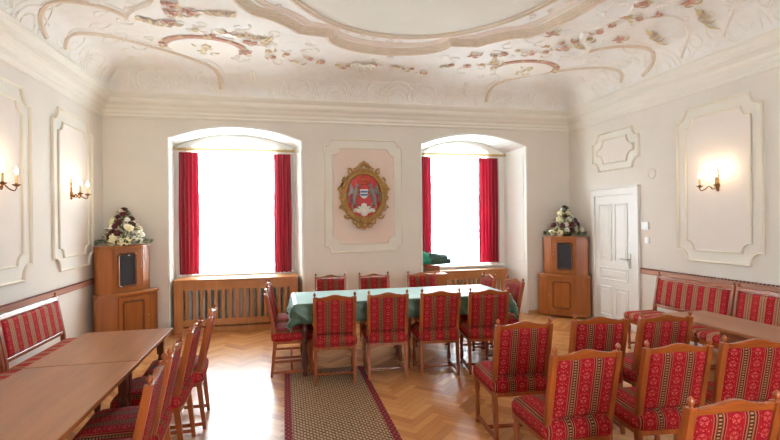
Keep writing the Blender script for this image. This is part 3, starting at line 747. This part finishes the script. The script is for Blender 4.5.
# ------------------------------------------------------------------ curtains, rods, radiator covers
def drape(nm, x0, x1, y, z0, z1, folds, amp, mat, lab, cat, grp, n=None, parts=True):
    g = G(); n = folds*8; L = []
    for z, k in ((z1, .7), (z1-.06, 1.0), (z1-.5, 1.0), ((z0+z1)/2, 1.05), (z0+.3, 1.1), (z0, 1.15)):
        row = []
        for i in range(n+1):
            q = i/n; x = x0+(x1-x0)*q; row.append((x+.006*math.sin(q*40+z*3), y+amp*k*math.sin(q*folds*2*PI)+.3*amp*math.sin(q*folds*PI*1.3+z), z))
        L.append(row)
    g.rings(L, cap=False, closed=False)
    o = obj(nm, g, mat, smooth='all'); return tag(o, lab, cat, grp)
for i, n in enumerate(NICHES):
    sd = ('left', 'right')[i]
    xa, xb = (-1.60, .12) if i == 0 else (2.31, 3.775)
    if i == 0: dl = (-1.598, -1.30); drr = (-.160, .118); zb = (.832, .82)
    else: dl = (2.30, 2.51); drr = (3.40, 3.775); zb = (.86, .87)
    drape('red_curtain', dl[0], dl[1], 7.90, zb[0], 2.745, 5, .022, M['drape'], f'red curtain hanging at the left side of the {sd} window', 'curtain', 'red curtains at the windows')
    drape('red_curtain', drr[0], drr[1], 7.90, zb[1], 2.74, 4 if i == 0 else 6, .022, M['drape'], f'red curtain hanging at the right side of the {sd} window', 'curtain', 'red curtains at the windows')
    drape('sheer_curtain', xa, xb+.05, 7.955, .84, 2.76, 26, .012, M['sheer'], f'white sheer curtain across the {sd} window', 'curtain', 'sheer curtains')
    r = thing('curtain_rod', f'brass curtain rod above the {sd} window', 'curtain rod', ((xa+xb)/2, 7.90, 2.80), 0, 'brass curtain rods')
    hw = (n['i1']-n['i0'])/2-.03; cx = (n['i0']+n['i1'])/2-(xa+xb)/2
    g = G(); g.tube([(cx-hw, 0, 0), (cx+hw, 0, 0)], .016, 8); g.tube([(cx-hw, .045, -.012), (cx+hw, .045, -.012)], .010, 6); obj('pole', g, M['rodbrass'], r, smooth=True)
    for s in (-1, 1):
        g = G(); g.sphere((cx+s*hw, 0, 0), .032, 8); obj('finial', g, M['rodbrass'], r, smooth=True)
        g = G(); g.box(cx+s*(hw-.12)-.012, cx+s*(hw-.12)+.012, -.01, .10, -.02, .02); obj('bracket', g, M['rodbrass'], r)
    for k in range(14):
        x = -hw+.15+.022*k if k < 7 else hw-.15-.022*(k-7)
        g = G(); g.tube([(cx+x, .022*math.cos(a*PI/5), -.004+.026*math.sin(a*PI/5)) for a in range(11)], .003, 4)
        obj('ring', g, M['rodbrass'], r)

for i, (a, b) in enumerate(FILL_WIN):  # unseen curtain, added to tone down the fill window
    drape('sheer_curtain', a-.1, b+.1, YF+.06, .84, 2.9, 22, .014, M['sheer'], 'white sheer curtain softening the added fill window behind the viewer', 'curtain', 'sheer curtains')

def rad_cover(x0, x1, yf, yb, zt, lab, nslat):
    r = thing('radiator_cover', lab, 'radiator cover', ((x0+x1)/2, yf, 0), 0, 'slatted wooden radiator covers'); w = (x1-x0)/2; d = yb-yf
    g = G(); g.box(-w-.012, w+.012, -.02, d, zt-.032, zt); obj('top_board', g, M['grillex'], r, bevel=.006)
    g = G(); e = .001
    g.box(-w, -w+.13, 0, .025, .03, zt-.033); g.box(w-.13, w, 0, .025, .03, zt-.033); g.box(-w+.13, w-.13, 0, .025, zt-.16, zt-.033); g.box(-w+.13, w-.13, 0, .025, .10, .20)
    g.box(-w, w, .004, .022, .0, .075); g.box(-w, -w+.02, .025, d, 0, zt-.033); g.box(w-.02, w, .025, d, 0, zt-.033); obj('frame', g, M['grille'], r, bevel=.003)
    g = G(); L = 2*w-.26
    for k in range(nslat):
        x = -w+.13+L*(k+.5)/nslat; g.box(x-.022, x+.022, .004, .02, .19, zt-.15)
    obj('slats', g, M['grille'], r)
    h = thing('radiator', 'white ribbed radiator inside the '+('left' if x0 < 0 else 'right')+' wooden cover', 'radiator', ((x0+x1)/2, yf+.13, 0), 0, 'radiators inside the covers')
    g = G(); n = 16
    for k in range(n):
        x = -w+.16+(2*w-.32)*(k+.5)/n; g.box(x-.026, x+.026, -.04, .06, .10, zt-.12)
    g.box(-w+.14, w-.14, 0, .03, .14, .18); g.box(-w+.14, w-.14, 0, .03, zt-.2, zt-.16)
    for x in (-w+.2, w-.2): g.box(x-.02, x+.02, 0, .03, 0, .12)
    obj('ribs', g, M['radiator'], h, bevel=.008)
rad_cover(-1.60, .195, YB+.01, 7.89, .795, 'slatted wooden radiator cover under the left window', 15)
rad_cover(2.33, 3.865, 7.72, 7.88, .765, 'slatted wooden radiator cover under the right window', 14)

# ------------------------------------------------------------------ corner cabinets
def cabinet(corner, mir, lab):
    s = -1 if mir else 1; r = thing('corner_cabinet', lab, 'cabinet', (corner[0], corner[1], 0), 0, 'wooden corner cabinets')
    F = lambda u, v, t: (s*u, v, t)
    low = [(.03, -.03), (.03, -.60), (.10, -.69), (.32, -.60), (.62, -.28), (.685, -.10), (.61, -.03)]
    up = [(.03, -.03), (.03, -.56), (.11, -.64), (.25, -.56), (.525, -.265), (.59, -.11), (.53, -.03)]
    def sc(P, k): return [(x+(k if x > .05 else 0)*.8, y-(k if y < -.05 else 0)*.8) for x, y in P]
    g = G(); g.prism(low, .05, .67, F); g.prism(sc(low, .02), .03, .075, F); obj('lower_body', g, M['cab'], r, bevel=.004)
    for (x, y) in ((.14, -.60), (.58, -.16), (.10, -.12)):
        g = G(); g.lathe([(.022, 0), (.03, .012), (.026, .035)], (s*x, y, 0), 8); obj('foot', g, M['cab'], r)
    g = G(); g.prism(sc(low, .025), .67, .685, F); g.prism(sc(low, .04), .685, .71, F); obj('ledge', g, M['cabx'], r, bevel=.004)
    g = G(); g.prism(up, .71, 1.305, F); obj('upper_body', g, M['cab'], r, bevel=.004)
    g = G(); g.prism(sc(up, .015), 1.30, 1.318, F); g.prism(sc(up, .03), 1.318, 1.34, F); obj('crown_board', g, M['cabx'], r, bevel=.004)
    for P, z0, z1 in ((low, .09, .655), (up, .725, 1.295)):
        for ia, ib in ((1, 2), (3, 4)) if False else ((1, 2), (4, 5)):
            a = Vector(P[ia]); b = Vector(P[ib]); d = b-a; L = d.length; d.normalize(); nn = Vector((d.y, -d.x))
            g = G(); g.box(.018, L-.018, 0, 1, 0, 1, lambda u, v, t: (s*(a.x+d.x*u+nn.x*t*.008), a.y+d.y*u+nn.y*t*.008, z0+v*(z1-z0)))
            obj('pilaster', g, M['cab'], r, bevel=.003)
    for P, z0, z1, kind in ((low, .09, .655, 0), (up, .725, 1.295, 1)):
        a = Vector(P[3]); b = Vector(P[4]); d = (b-a); L = d.length; d.normalize(); nn = Vector((d.y, -d.x))
        f = lambda u, v, t: (s*(a.x+d.x*u+nn.x*t), a.y+d.y*u+nn.y*t, v)
        g = G(); g.box(0, 1, 0, 1, 0, 1, lambda u, v, t: f(.007+u*(L-.014), z0+v*(z1-z0), .003+t*.015)); dd = obj('door', g, M['cab'], r, bevel=.003)
        c = .035; x0, x1, q0, q1 = .055, L-.075, z0+.05, z1-.045
        gg = G(); gg.box(0, 1, 0, 1, 0, 1, lambda u, v, t: f(.001+u*(L-.002), z0-.008+v*(z1-z0+.014), t*.004)); obj('door_gap_shade', gg, M['tedge'], r)  # dark strip standing in for the shade round the door
        oc = lambda i, cc_: [(x0+i+cc_, q0+i), (x1-i-cc_, q0+i), (x1-i, q0+i+cc_), (x1-i, q1-i-cc_), (x1-i-cc_, q1-i), (x0+i+cc_, q1-i), (x0+i, q1-i-cc_), (x0+i, q0+i+cc_)]
        g = G(); g.frame(oc(0, c), [(0, .016), (.003, .032), (.012, .038), (.020, .034), (.028, .020), (.034, .018)], f); obj('door_moulding', g, M['cabd'], dd)
        if kind:
            g = G(); g.prism([(x0+.034, q0+.034), (x1-.034, q0+.034), (x1-.034, q1-.034), (x0+.034, q1-.034)], .014, .021, f); obj('dark_screen', g, M['speaker'], dd)
        g = G(); kx = L-.035; c0 = f(kx, (z0+z1)/2+(.03 if kind else .0), .016); nv = Vector((s*nn.x, nn.y, 0))
        g.tube([Vector(c0), Vector(c0)+nv*.02], .006, 6); g.sphere(tuple(Vector(c0)+nv*.026), .012, 8); obj('knob', g, M['rodbrass'], dd, smooth=True)
cabinet((XL+.045, YB), False, 'wooden two-tier corner cabinet in the left corner, under a bouquet')
cabinet((XR, YB), True, 'wooden two-tier corner cabinet in the right corner, beside the white door')

def bouquet(x, y, z, lab, seed, w=.33, hgt=.50):
    random.seed(seed); r = thing('flower_arrangement', lab, 'flowers', (x, y, z), 0, 'flower arrangements on the corner cabinets')
    g = G(); g.lathe([(.07, 0), (.10, .02), (.11, .06), (.09, .07)], (0, 0, 0), 12); obj('basket', g, M['basket'], r, smooth=True)
    def clampw(p): return Vector((min(max(p.x, XL+.07-x), XR-.07-x), min(p.y, YB-.07-y), p.z))
    def place():
        q = random.random()**.85; zz = .04+q*(hgt-.06); rr = (w*(1-.86*q))*(.5+.5*random.random()); a = random.uniform(0, 2*PI)
        return clampw(Vector((rr*math.cos(a), rr*math.sin(a)*.8, zz))), a
    for nm, mt, cnt in (('green_foliage', 'leaf', 260), ('pale_foliage', 'leaf2', 170)):
        g = G()
        for k in range(cnt):
            p, a = place(); p = clampw(p*1.03); 
            if k % 4 == 0: p = clampw(Vector((w*1.05*math.cos(a), w*.85*math.sin(a), .03+.05*random.random())))
            d = Vector((math.cos(a), math.sin(a), random.uniform(-.3, .9))).normalized(); L = random.uniform(.035, .085)
            sd = d.cross(Vector((0, 0, 1))).normalized()*L*.24; up = Vector((0, 0, .004))
            vs = [g.v(v) for v in (p-d*L*.5, p+sd+up, p+d*L*.6, p-sd+up)]; g.face(vs)
            vs = [g.v(v) for v in (p-d*L*.5-up, p+sd-up*.2, p+d*L*.6-up, p-sd-up*.2)]; g.face(vs)
        for k in range(16):
            p, a = place(); g.tube([(0, 0, .03), tuple(p*.6+Vector((0, 0, .02))), tuple(p)], .0025, 4)
        obj(nm, g, M[mt], r)
    def fl(nm, mt, p, R):
        g = G(); a0 = random.random()*6; Q = Vector((p.x, p.y-.12, p.z*.5)).to_track_quat('Z', 'Y').to_matrix()
        for ring, (cnt, rr, zz, sz) in enumerate(((6, .62, -.1, .50), (5, .36, .15, .42), (1, 0, .3, .40))):
            for k in range(cnt):
                a = a0+2*PI*k/cnt+ring; q = p+Q @ Vector((R*rr*math.cos(a), R*rr*math.sin(a), R*zz)); g.sphere(tuple(q), R*sz, 6, (1, 1, .8), Q)
        obj(nm, g, M[mt], r, smooth=True)
    spots = []
    tries = 0
    while len(spots) < 30 and tries < 900:
        tries += 1; p, a = place()
        if math.sin(a) > .55: continue
        p.y *= 1.15
        if all((p-q).length > .075 for q in spots): spots.append(p)
    spots.append(Vector((0, 0, hgt)))
    for i, p in enumerate(spots):
        k = 'burgundy_rose' if (i % 3 == 0 or i == len(spots)-1) else ('cream_rose' if i % 3 == 1 else 'white_blossom')
        fl(k, {'burgundy_rose': 'burg', 'cream_rose': 'wrose', 'white_blossom': 'bloss'}[k], p, {'burgundy_rose': .042, 'cream_rose': .054, 'white_blossom': .040}[k])
bouquet(-2.15, 7.13, 1.342, 'bouquet of white and burgundy flowers on the left corner cabinet', 3)
bouquet(4.62, 7.13, 1.342, 'bouquet of white and burgundy flowers on the right corner cabinet', 11)

# ------------------------------------------------------------------ chairs
def yb(z): return -.21+.045*min(1, z/.42) if z < .42 else -.165-.21*(z-.42)
def UVF(co, n):
    if abs(n.x) > .62: return (math.copysign(abs(co.x)+(.49-co.z), n.x), -co.y)
    if abs(n.y) > .62: return (co.x, co.z-co.y*.2)
    return (co.x, -co.y)
def rrect(hx, hy, r, n=4):
    pts = []
    for cx, cy, a0 in ((hx-r, hy-r, 0), (-hx+r, hy-r, PI/2), (-hx+r, -hy+r, PI), (hx-r, -hy+r, 3*PI/2)):
        for k in range(n+1): a = a0+PI/2*k/n; pts.append((cx+r*math.cos(a), cy+r*math.sin(a)))
    return pts
TURN = [(.021, 0), (.023, .008), (.016, .02), (.012, .035), (.016, .055), (.021, .075), (.019, .12), (.014, .17), (.013, .20), (.019, .215), (.013, .228), (.018, .25), (.023, .285), (.018, .315), (.014, .325), (.021, .337), (.021, .345)]
def make_chair():
    t = thing('dining_chair', '', 'chair')
    g = G(); rs = []
    for ins, z in ((.012, .372), (-.002, .385), (-.008, .42), (-.006, .45), (.008, .474), (.038, .492), (.09, .50)):
        rs.append([(x*(1-.06*(.5-y/.44) if True else 1), y+.015, z) for x, y in rrect(.232-ins, .222-ins, max(.02, .05-ins*.3))])
    g.rings(rs); obj('seat', g, M['fab'], t, smooth='all', uv=UVF)
    g = G(); g.rings([[(x*(1-.06*(.5-y/.44)), y+.015, z) for x, y in rrect(.222, .212, .03)] for z in (.345, .376)]); obj('seat_frame', g, M['chair'], t, bevel=.003)
    # back cushion, front and rear faces bulge a little
    g = G(); rs = []; zc_, hz, hx = .682, .178, .182
    for ins, tt in ((.05, -.026), (.02, -.023), (.004, -.016), (0, -.006), (0, .006), (.004, .018), (.02, .027), (.06, .031)):
        rs.append([(x, yb(zc_+z)+tt+.0, zc_+z) for x, z in rrect(hx-ins, hz-ins, .02)])
    g.rings(rs); obj('backrest', g, M['fab'], t, smooth='all', uv=lambda co, n: (co.x, co.z+.01))
    # crest rail
    g = G(); top = []
    for k in range(25):
        x = -.186+.372*k/24; a = abs(x)/.186
        h_ = .889+(.021*(.5+.5*math.cos(PI*min(1, a/.62))) if a < .62 else 0)-(.006*math.sin(PI*(a-.62)/.38) if a > .62 else 0)+(.004 if a > .93 else 0)
        top.append((x, h_))
    bot = [(.186-.372*k/24, .846+.012*(math.cos(PI*(k-12)/24))) for k in range(25)]
    g.prism(top+bot, -.014, .011, lambda x, z, tt: (x, yb(z)+tt, z)); obj('crest_rail', g, M['chairx'], t, bevel=.004, smooth=True)
    for s in (-1, 1):
        g = G(); rs = []
        for z in (0, .1, .2, .3, .38, .44, .52, .62, .72, .82, .888):
            w = .0125+.004*min(1, z/.3); dpt = .013+.007*math.sin(min(1, z/.45)*PI/2); x = s*(.195+.003*(z/.9))
            rs.append([(x-w, yb(z)-dpt, z), (x+w, yb(z)-dpt, z), (x+w, yb(z)+dpt, z), (x-w, yb(z)+dpt, z)])
        g.rings(rs)
        g.lathe([(.014, 0), (.007, .006), (.009, .012), (.0155, .023), (.0145, .034), (.007, .044), (.002, .049)], (s*.198, yb(.9), .886), 8)
        obj('back_post', g, M['chair'], t, bevel=.003, smooth=True)
        g = G(); g.lathe(TURN, (s*.203, .208, 0), 10); g.box(s*.203-.021, s*.203+.021, .187, .229, .34, .395); obj('front_leg', g, M['chair'], t, smooth=True)
        g = G(); g.box(s*.198-.010, s*.198+.010, yb(.05)+.01, .20, .032, .060); obj('side_stretcher', g, M['chair'], t, bevel=.002)
    g = G(); g.box(-.19, .19, -.012, .012, .034, .056); obj('cross_stretcher', g, M['chairx'], t, bevel=.002)
    return t
GA = 'chairs along the near side of the green table'; GB_ = 'chairs along the far side of the green table'; GL = 'chairs at the left wooden table'; GR = 'rows of chairs at the right'; GE = 'chairs at the ends of the green table'
R = math.radians
dec = 'red striped dining chair '
chairs = [(.50, 4.955, -4, dec+'leftmost on the near side of the green table', GA),
 (1.05, 5.0, -4, dec+'second from left on the near side of the green table', GA),
 (1.605, 4.95, -5, dec+'third from left on the near side of the green table', GA),
 (2.14, 4.885, -10, dec+'rightmost on the near side of the green table', GA),
 (.60, 6.22, 178, dec+'leftmost on the far side of the green table', GB_),
 (1.19, 6.18, 177, dec+'in the middle of the far side, under the coat of arms', GB_),
 (1.87, 6.12, 178, dec+'rightmost on the green table\'s far side, by the green bundle', GB_),
 (.065, 5.35, -90, dec+'seen in profile at the left end of the green table, nearer', GE),
 (.07, 5.90, -91, dec+'behind the nearer one at the left end of the green table', GE),
 (2.51, 5.36, 90, dec+'at the right end of the green table, nearer', GE),
 (2.40, 5.88, 88, dec+'at the right end of the green table, half hidden farther back', GE),
 (-.905, 2.60, 94, dec+'nearest the viewer at the left wooden table', GL),
 (-.92, 3.085, 93, dec+'second nearest at the left wooden table', GL),
 (-.905, 3.69, 90, dec+'third nearest at the left wooden table', GL),
 (-.86, 4.19, 94, dec+'farthest from the viewer at the left wooden table', GL),
 (1.705, 3.38, -5, dec+'leftmost of the farther row at the right', GR),
 (2.34, 3.37, -9, dec+'middle of the farther row at the right', GR),
 (2.85, 3.31, -6, dec+'farther row, right in front of the right wooden table', GR),
 (1.665, 2.625, -2, dec+'leftmost of the middle row at the right, in front of another', GR),
 (2.275, 2.60, -6, dec+'middle row centre at the right, between two neighbours', GR),
 (2.83, 2.56, -12, dec+'middle row at the right edge, before the table top', GR),
 (1.79, 1.83, -4, dec+'nearest the viewer, only its top at the bottom right', GR)]
ch0 = make_chair()
for i, (x, y, a, lab, grp) in enumerate(chairs):
    if i == 0: ch0.location = (x, y, .0065); ch0.rotation_euler = (0, 0, R(a)); ch0['label'] = lab; ch0['group'] = grp
    else: dup(ch0, (x, y, 0), R(a), lab, grp)

# ------------------------------------------------------------------ benches
def make_bench():
    """origin at the middle of the back foot line, front towards +y, 1.08 wide"""
    t = thing('upholstered_bench', '', 'bench'); W = .54
    g = G(); rs = []
    for ins, z in ((.012, .385), (0, .395), (-.003, .42), (0, .44), (.012, .455), (.04, .466), (.10, .472)): rs.append([(x, y+.30, z) for x, y in rrect(W-ins, .235-ins, .045)])
    g.rings(rs); obj('seat', g, M['fabb'], t, smooth='all', uv=UVF)
    g = G(); g.rings([[(x, y+.30, z) for x, y in rrect(W-.015, .222, .02)] for z in (.335, .388)]); obj('seat_frame', g, M['chairx'], t, bevel=.003)
    b = lambda z: .07-.17*(z-.45) if z > .45 else .07-.10*(.45-z)
    g = G(); rs = []
    for ins, tt in ((.04, -.02), (.006, -.014), (0, 0), (0, .012), (.008, .024), (.03, .03)): rs.append([(x, b(.695+z)+tt, .695+z) for x, z in rrect(W-.045-ins, .155-ins, .015)])
    g.rings(rs); obj('backrest', g, M['fabb'], t, smooth='all', uv=lambda co, n: (co.x, co.z))
    g = G(); g.box(-W+.03, W-.03, -.018, .018, .856, .90, lambda x, y, z: (x, b(z)+y, z)); g.box(-W+.03, W-.03, -.014, .014, .505, .54, lambda x, y, z: (x, b(z)+y, z)); obj('back_rails', g, M['chairx'], t, bevel=.006)
    for s in (-1, 1):
        g = G(); rs = []
        for z in (0, .2, .4, .5, .6, .8, .905): rs.append([(s*(W-.018)+dx, b(z)+dy, z) for dx, dy in ((-.017, -.02), (.017, -.02), (.017, .02), (-.017, .02))])
        g.rings(rs); g.lathe([(.012, 0), (.006, .006), (.013, .018), (.012, .028), (.003, .038)], (s*(W-.018), b(.905), .905), 8); obj('back_post', g, M['chair'], t, bevel=.003)
        g = G(); g.lathe([(r, z*.96) for r, z in TURN], (s*(W-.045), .47, 0), 10); g.box(s*(W-.045)-.021, s*(W-.045)+.021, .449, .491, .325, .385); obj('front_leg', g, M['chair'], t, smooth=True)
        g = G(); g.box(s*(W-.03)-.010, s*(W-.03)+.010, .05, .46, .05, .075); obj('side_stretcher', g, M['chair'], t)
    return t
b0 = make_bench()
bl = [(-2.31, 5.00, -90, 'red striped bench on the left wall, farther one toward the cabinet', 'benches along the left wall'),
      (-2.31, 3.905, -90, 'red striped bench on the left wall, nearer one cut by the photo edge', 'benches along the left wall'),
      (4.70, 4.665, 90, 'red patterned bench on the right wall, next to the door', 'benches along the right wall'),
      (4.70, 3.57, 90, 'red patterned bench on the right wall, at the photo edge', 'benches along the right wall')]
for i, (x, y, a, lab, grp) in enumerate(bl):
    if i == 0: b0.location = (x, y, 0); b0.rotation_euler = (0, 0, R(a)); b0['label'] = lab; b0['group'] = grp
    else: dup(b0, (x, y, 0), R(a), lab, grp)

# ------------------------------------------------------------------ tables
def table(x0, x1, y0, y1, zt, lab, grp, insx=.06, insy=.07, top='ttop', leg='darkleg', name='dining_table', legy=None, ls=.72):
    t = thing(name, lab, 'table', ((x0+x1)/2, (y0+y1)/2, 0), 0, grp); w, d = (x1-x0)/2, (y1-y0)/2
    g = G(); g.box(-w, w, -d, d, zt-.026, zt); obj('table_top', g, M[top], t, bevel=.005)
    g = G(); a, b = w-insx+.0, d-insy+.0; z0, z1 = zt-(.11 if ls == 1.0 or insy > .5 else .065), zt-.026
    g.box(-a, a, -b, -b+.022, z0, z1); g.box(-a, a, b-.022, b, z0, z1); g.box(-a, -a+.022, -b+.022, b-.022, z0, z1); g.box(a-.022, a, -b+.022, b-.022, z0, z1); obj('apron', g, M['tedge'], t)
    for sx in (-1, 1):
        for sy in (0, 1):
            cx, cy = sx*(a-.03), (legy[sy] if legy else (2*sy-1)*(b-.03))
            q_ = .034*ls; g = G(); g.box(cx-q_, cx+q_, cy-q_, cy+q_, zt-.20, zt-.027)
            g.lathe([(r_*ls, z_) for r_, z_ in ((.026, 0), (.032, .02), (.02, .05), (.024, .08), (.036, .14), (.034, .20), (.022, .28), (.02, .34), (.034, .37), (.022, .40), (.026, .43), (.04, .48), (.03, .515), (.024, .53), (.033, zt-.20))], (cx, cy, 0), 12)
            obj('leg', g, M[leg], t, smooth=True)
    return t
GT = 'pair of tables along the left wall bench'
table(-1.60, -.935, 3.385, 4.35, .75, 'long brown wooden table at the left, half toward the cabinet', GT, insy=.015)
table(-1.60, -.93, 2.10, 3.38, .75, 'long brown wooden table at the left, half nearest the viewer', GT, insy=.005)
table(3.42, 3.92, 1.88, 3.77, .75, 'brown wooden table at the right in front of the wall bench', None, insy=.57)
T = table(.13, 2.52, 5.06, 5.88, .765, 'wooden table with dark turned legs under the green cloth', None, insx=.04, insy=.005, legy=(-.375, .135), ls=1.0)
# middle legs of the long table
for sx in (.005,):
    for cy in (-.375, .135):
        g = G(); g.box(sx-.03, sx+.03, cy-.03, cy+.03, .56, .738); g.lathe([(.026, 0), (.032, .02), (.02, .05), (.036, .14), (.022, .28), (.034, .37), (.022, .40), (.04, .48), (.03, .56)], (sx, cy, 0), 12); obj('leg', g, M['darkleg'], T, smooth=True)
# tablecloth: grid draped over the table with wavy hanging edges
def tablecloth():
    x0, x1, y0, y1, zt = .10, 2.55, 5.055, 5.90, .775; ov = .21
    g = G(); nx, ny = 84, 44; V = []
    X0, X1, Y0, Y1 = x0-ov, x1+ov, y0-ov, y1+ov
    for j in range(ny+1):
        row = []
        for i in range(nx+1):
            u = X0+(X1-X0)*i/nx; v = Y0+(Y1-Y0)*j/ny
            cx = min(max(u, x0), x1); cy = min(max(v, y0), y1); dx, dy = u-cx, v-cy
            d = math.hypot(dx, dy)
            if d < 1e-6: row.append(g.v((u, v, zt+.0015*math.sin(u*9)*math.sin(v*7)))); continue
            nxn, nyn = dx/d, dy/d; s = u*1.0+v*1.3; fl = .16*d+.018*math.sin(s*26)*min(1, d/.12)+.012
            cor = 1 if (abs(dx) > 1e-6 and abs(dy) > 1e-6) else 0
            drop = max(abs(dx), abs(dy)) if not cor else d
            fo = fl*(1+.5*cor); row.append(g.v((cx+nxn*fo, cy+nyn*fo, zt-max(0, drop-.01)+(.0 if drop > .02 else -.002))))
        V.append(row)
    for j in range(ny):
        for i in range(nx): g.face([V[j][i], V[j][i+1], V[j+1][i+1], V[j+1][i]])
    o = obj('tablecloth', g, M['cloth'], smooth='all'); return tag(o, 'green tablecloth draped over the long table in the middle', 'tablecloth')
tablecloth()
m = bpy.data.objects['tablecloth'].modifiers.new('thickness', 'SOLIDIFY'); m.thickness = .003; m.offset = 1

# ------------------------------------------------------------------ rug
rg = thing('runner_rug', 'long patterned runner rug with red border on the parquet', 'rug', (.415, 3.2, .0))
g = G(); g.box(-.43, .43, -2.3, 2.09, .001, .006); obj('field', g, M['rug'], rg)
for s in (-1, 1):
    g = G(); x = s*.40; g.box(x-.030, x+.030, -2.3, 2.09, .0015, .0072); obj('border', g, M['rugb'], rg)
g = G(); g.box(-.36, .36, 2.065, 2.095, .0015, .0072); obj('end_binding', g, M['railbead'], rg)

# ------------------------------------------------------------------ cabinet and bundle by the right window
lc = thing('low_cabinet', 'small low wooden cabinet behind the chairs by the right window', 'cabinet', (2.38, 7.36, 0))
g = G(); g.box(-.24, .18, -.10, .10, .04, .75); obj('body', g, M['cab'], lc, bevel=.003)
g = G(); g.box(-.25, .19, -.115, .105, .75, .772); obj('top', g, M['cabx'], lc, bevel=.004)
g = G(); g.box(-.22, .16, -.112, -.10, .08, .72); dd = obj('door', g, M['cab'], lc, bevel=.003)
g = G(); g.sphere((.12, -.122, .45), .012, 8); obj('knob', g, M['rodbrass'], dd)
g = G(); g.box(-.23, .17, -.09, .09, 0, .04); obj('plinth', g, M['tedge'], lc)
bx = thing('wooden_box', 'brown wooden box under the green bundle at the right window', 'box', (2.47, 7.80, .765))
g = G(); g.box(-.13, .13, -.06, .06, 0, .085); obj('body', g, M['tedge'], bx, bevel=.003)
g = G(); g.box(-.14, .14, -.07, .07, .085, .10); obj('lid', g, M['chairx'], bx, bevel=.003)
bu = thing('folded_cloth', 'folded dark green cloth bundle on the right window ledge', 'cloth', (2.50, 7.78, .866))
def bundle(nm, mat, x0, x1, z0, z1, hy, tilt, parent, k0):
    g = G(); rs = []
    for k in range(9):
        q = k/8; x = x0+(x1-x0)*q; h_ = (z1-z0)*(1-.35*q); rs.append([(x, hy*math.cos(a)*(1-.1*q)*(1+.06*math.sin(5*a+k0)), z0+h_/2+h_/2*math.sin(a)*(1+.05*math.cos(4*a))+.0+tilt*q) for a in [2*PI*i/16 for i in range(16)]])
    g.rings(rs); return obj(nm, g, mat, parent, smooth=True)
bundle('dark_folds', M['darkcloth'], -.06, .30, 0, .14, .06, .02, bu, 0)
bundle('dark_folds', M['darkcloth'], -.09, .24, .07, .22, .06, .0, bu, 1)
bundle('bright_green_layer', M['greencloth'], -.20, -.03, .02, .25, .06, .0, bu, 2)

# ------------------------------------------------------------------ light
w = bpy.data.worlds.new('World'); bpy.context.scene.world = w; w.use_nodes = True
nt = w.node_tree; bg = nt.nodes['Background']
bg.inputs[0].default_value = (.80, .91, 1.0, 1); bg.inputs[1].default_value = 28.0
def portal(x0, x1, z0, z1, y, face):
    l = bpy.data.lights.new('window_portal', 'AREA'); l.shape = 'RECTANGLE'; l.size = x1-x0; l.size_y = z1-z0
    l.cycles.is_portal = True
    o = bpy.data.objects.new('window_portal', l); C.objects.link(o); o.location = ((x0+x1)/2, y, (z0+z1)/2)
    o.rotation_euler = (R(-90) if face < 0 else R(90), 0, 0)
for n in NICHES: portal(n['w0'], n['w1'], .8, 2.75, 8.32, -1)
for a, b in FILL_WIN: portal(a, b, fz0, fz1, YF-.26, 1)  # portal of the added fill window

# ------------------------------------------------------------------ camera
cam = bpy.data.cameras.new('camera'); co = bpy.data.objects.new('camera', cam); C.objects.link(co)
cam.sensor_width = 36; cam.lens = 472.67/780*36; cam.clip_start = .05
fw = Vector((.21852238, .97583194, 0)); rt = Vector((.97577073, -.21850868, -.01119977)); up = Vector((.01092909, -.0024474, .99993728))
mt = Matrix.Identity(4)
for i in range(3): mt[i][0] = rt[i]; mt[i][1] = up[i]; mt[i][2] = -fw[i]; 
mt[2][3] = 1.65
co.matrix_world = mt
sc = bpy.context.scene; sc.camera = co
sc.view_settings.view_transform = 'Standard'; sc.view_settings.look = 'None'; sc.view_settings.gamma = 1; sc.view_settings.exposure = 0.5
sc.cycles.max_bounces = 10; sc.cycles.diffuse_bounces = 7; sc.cycles.transparent_max_bounces = 12
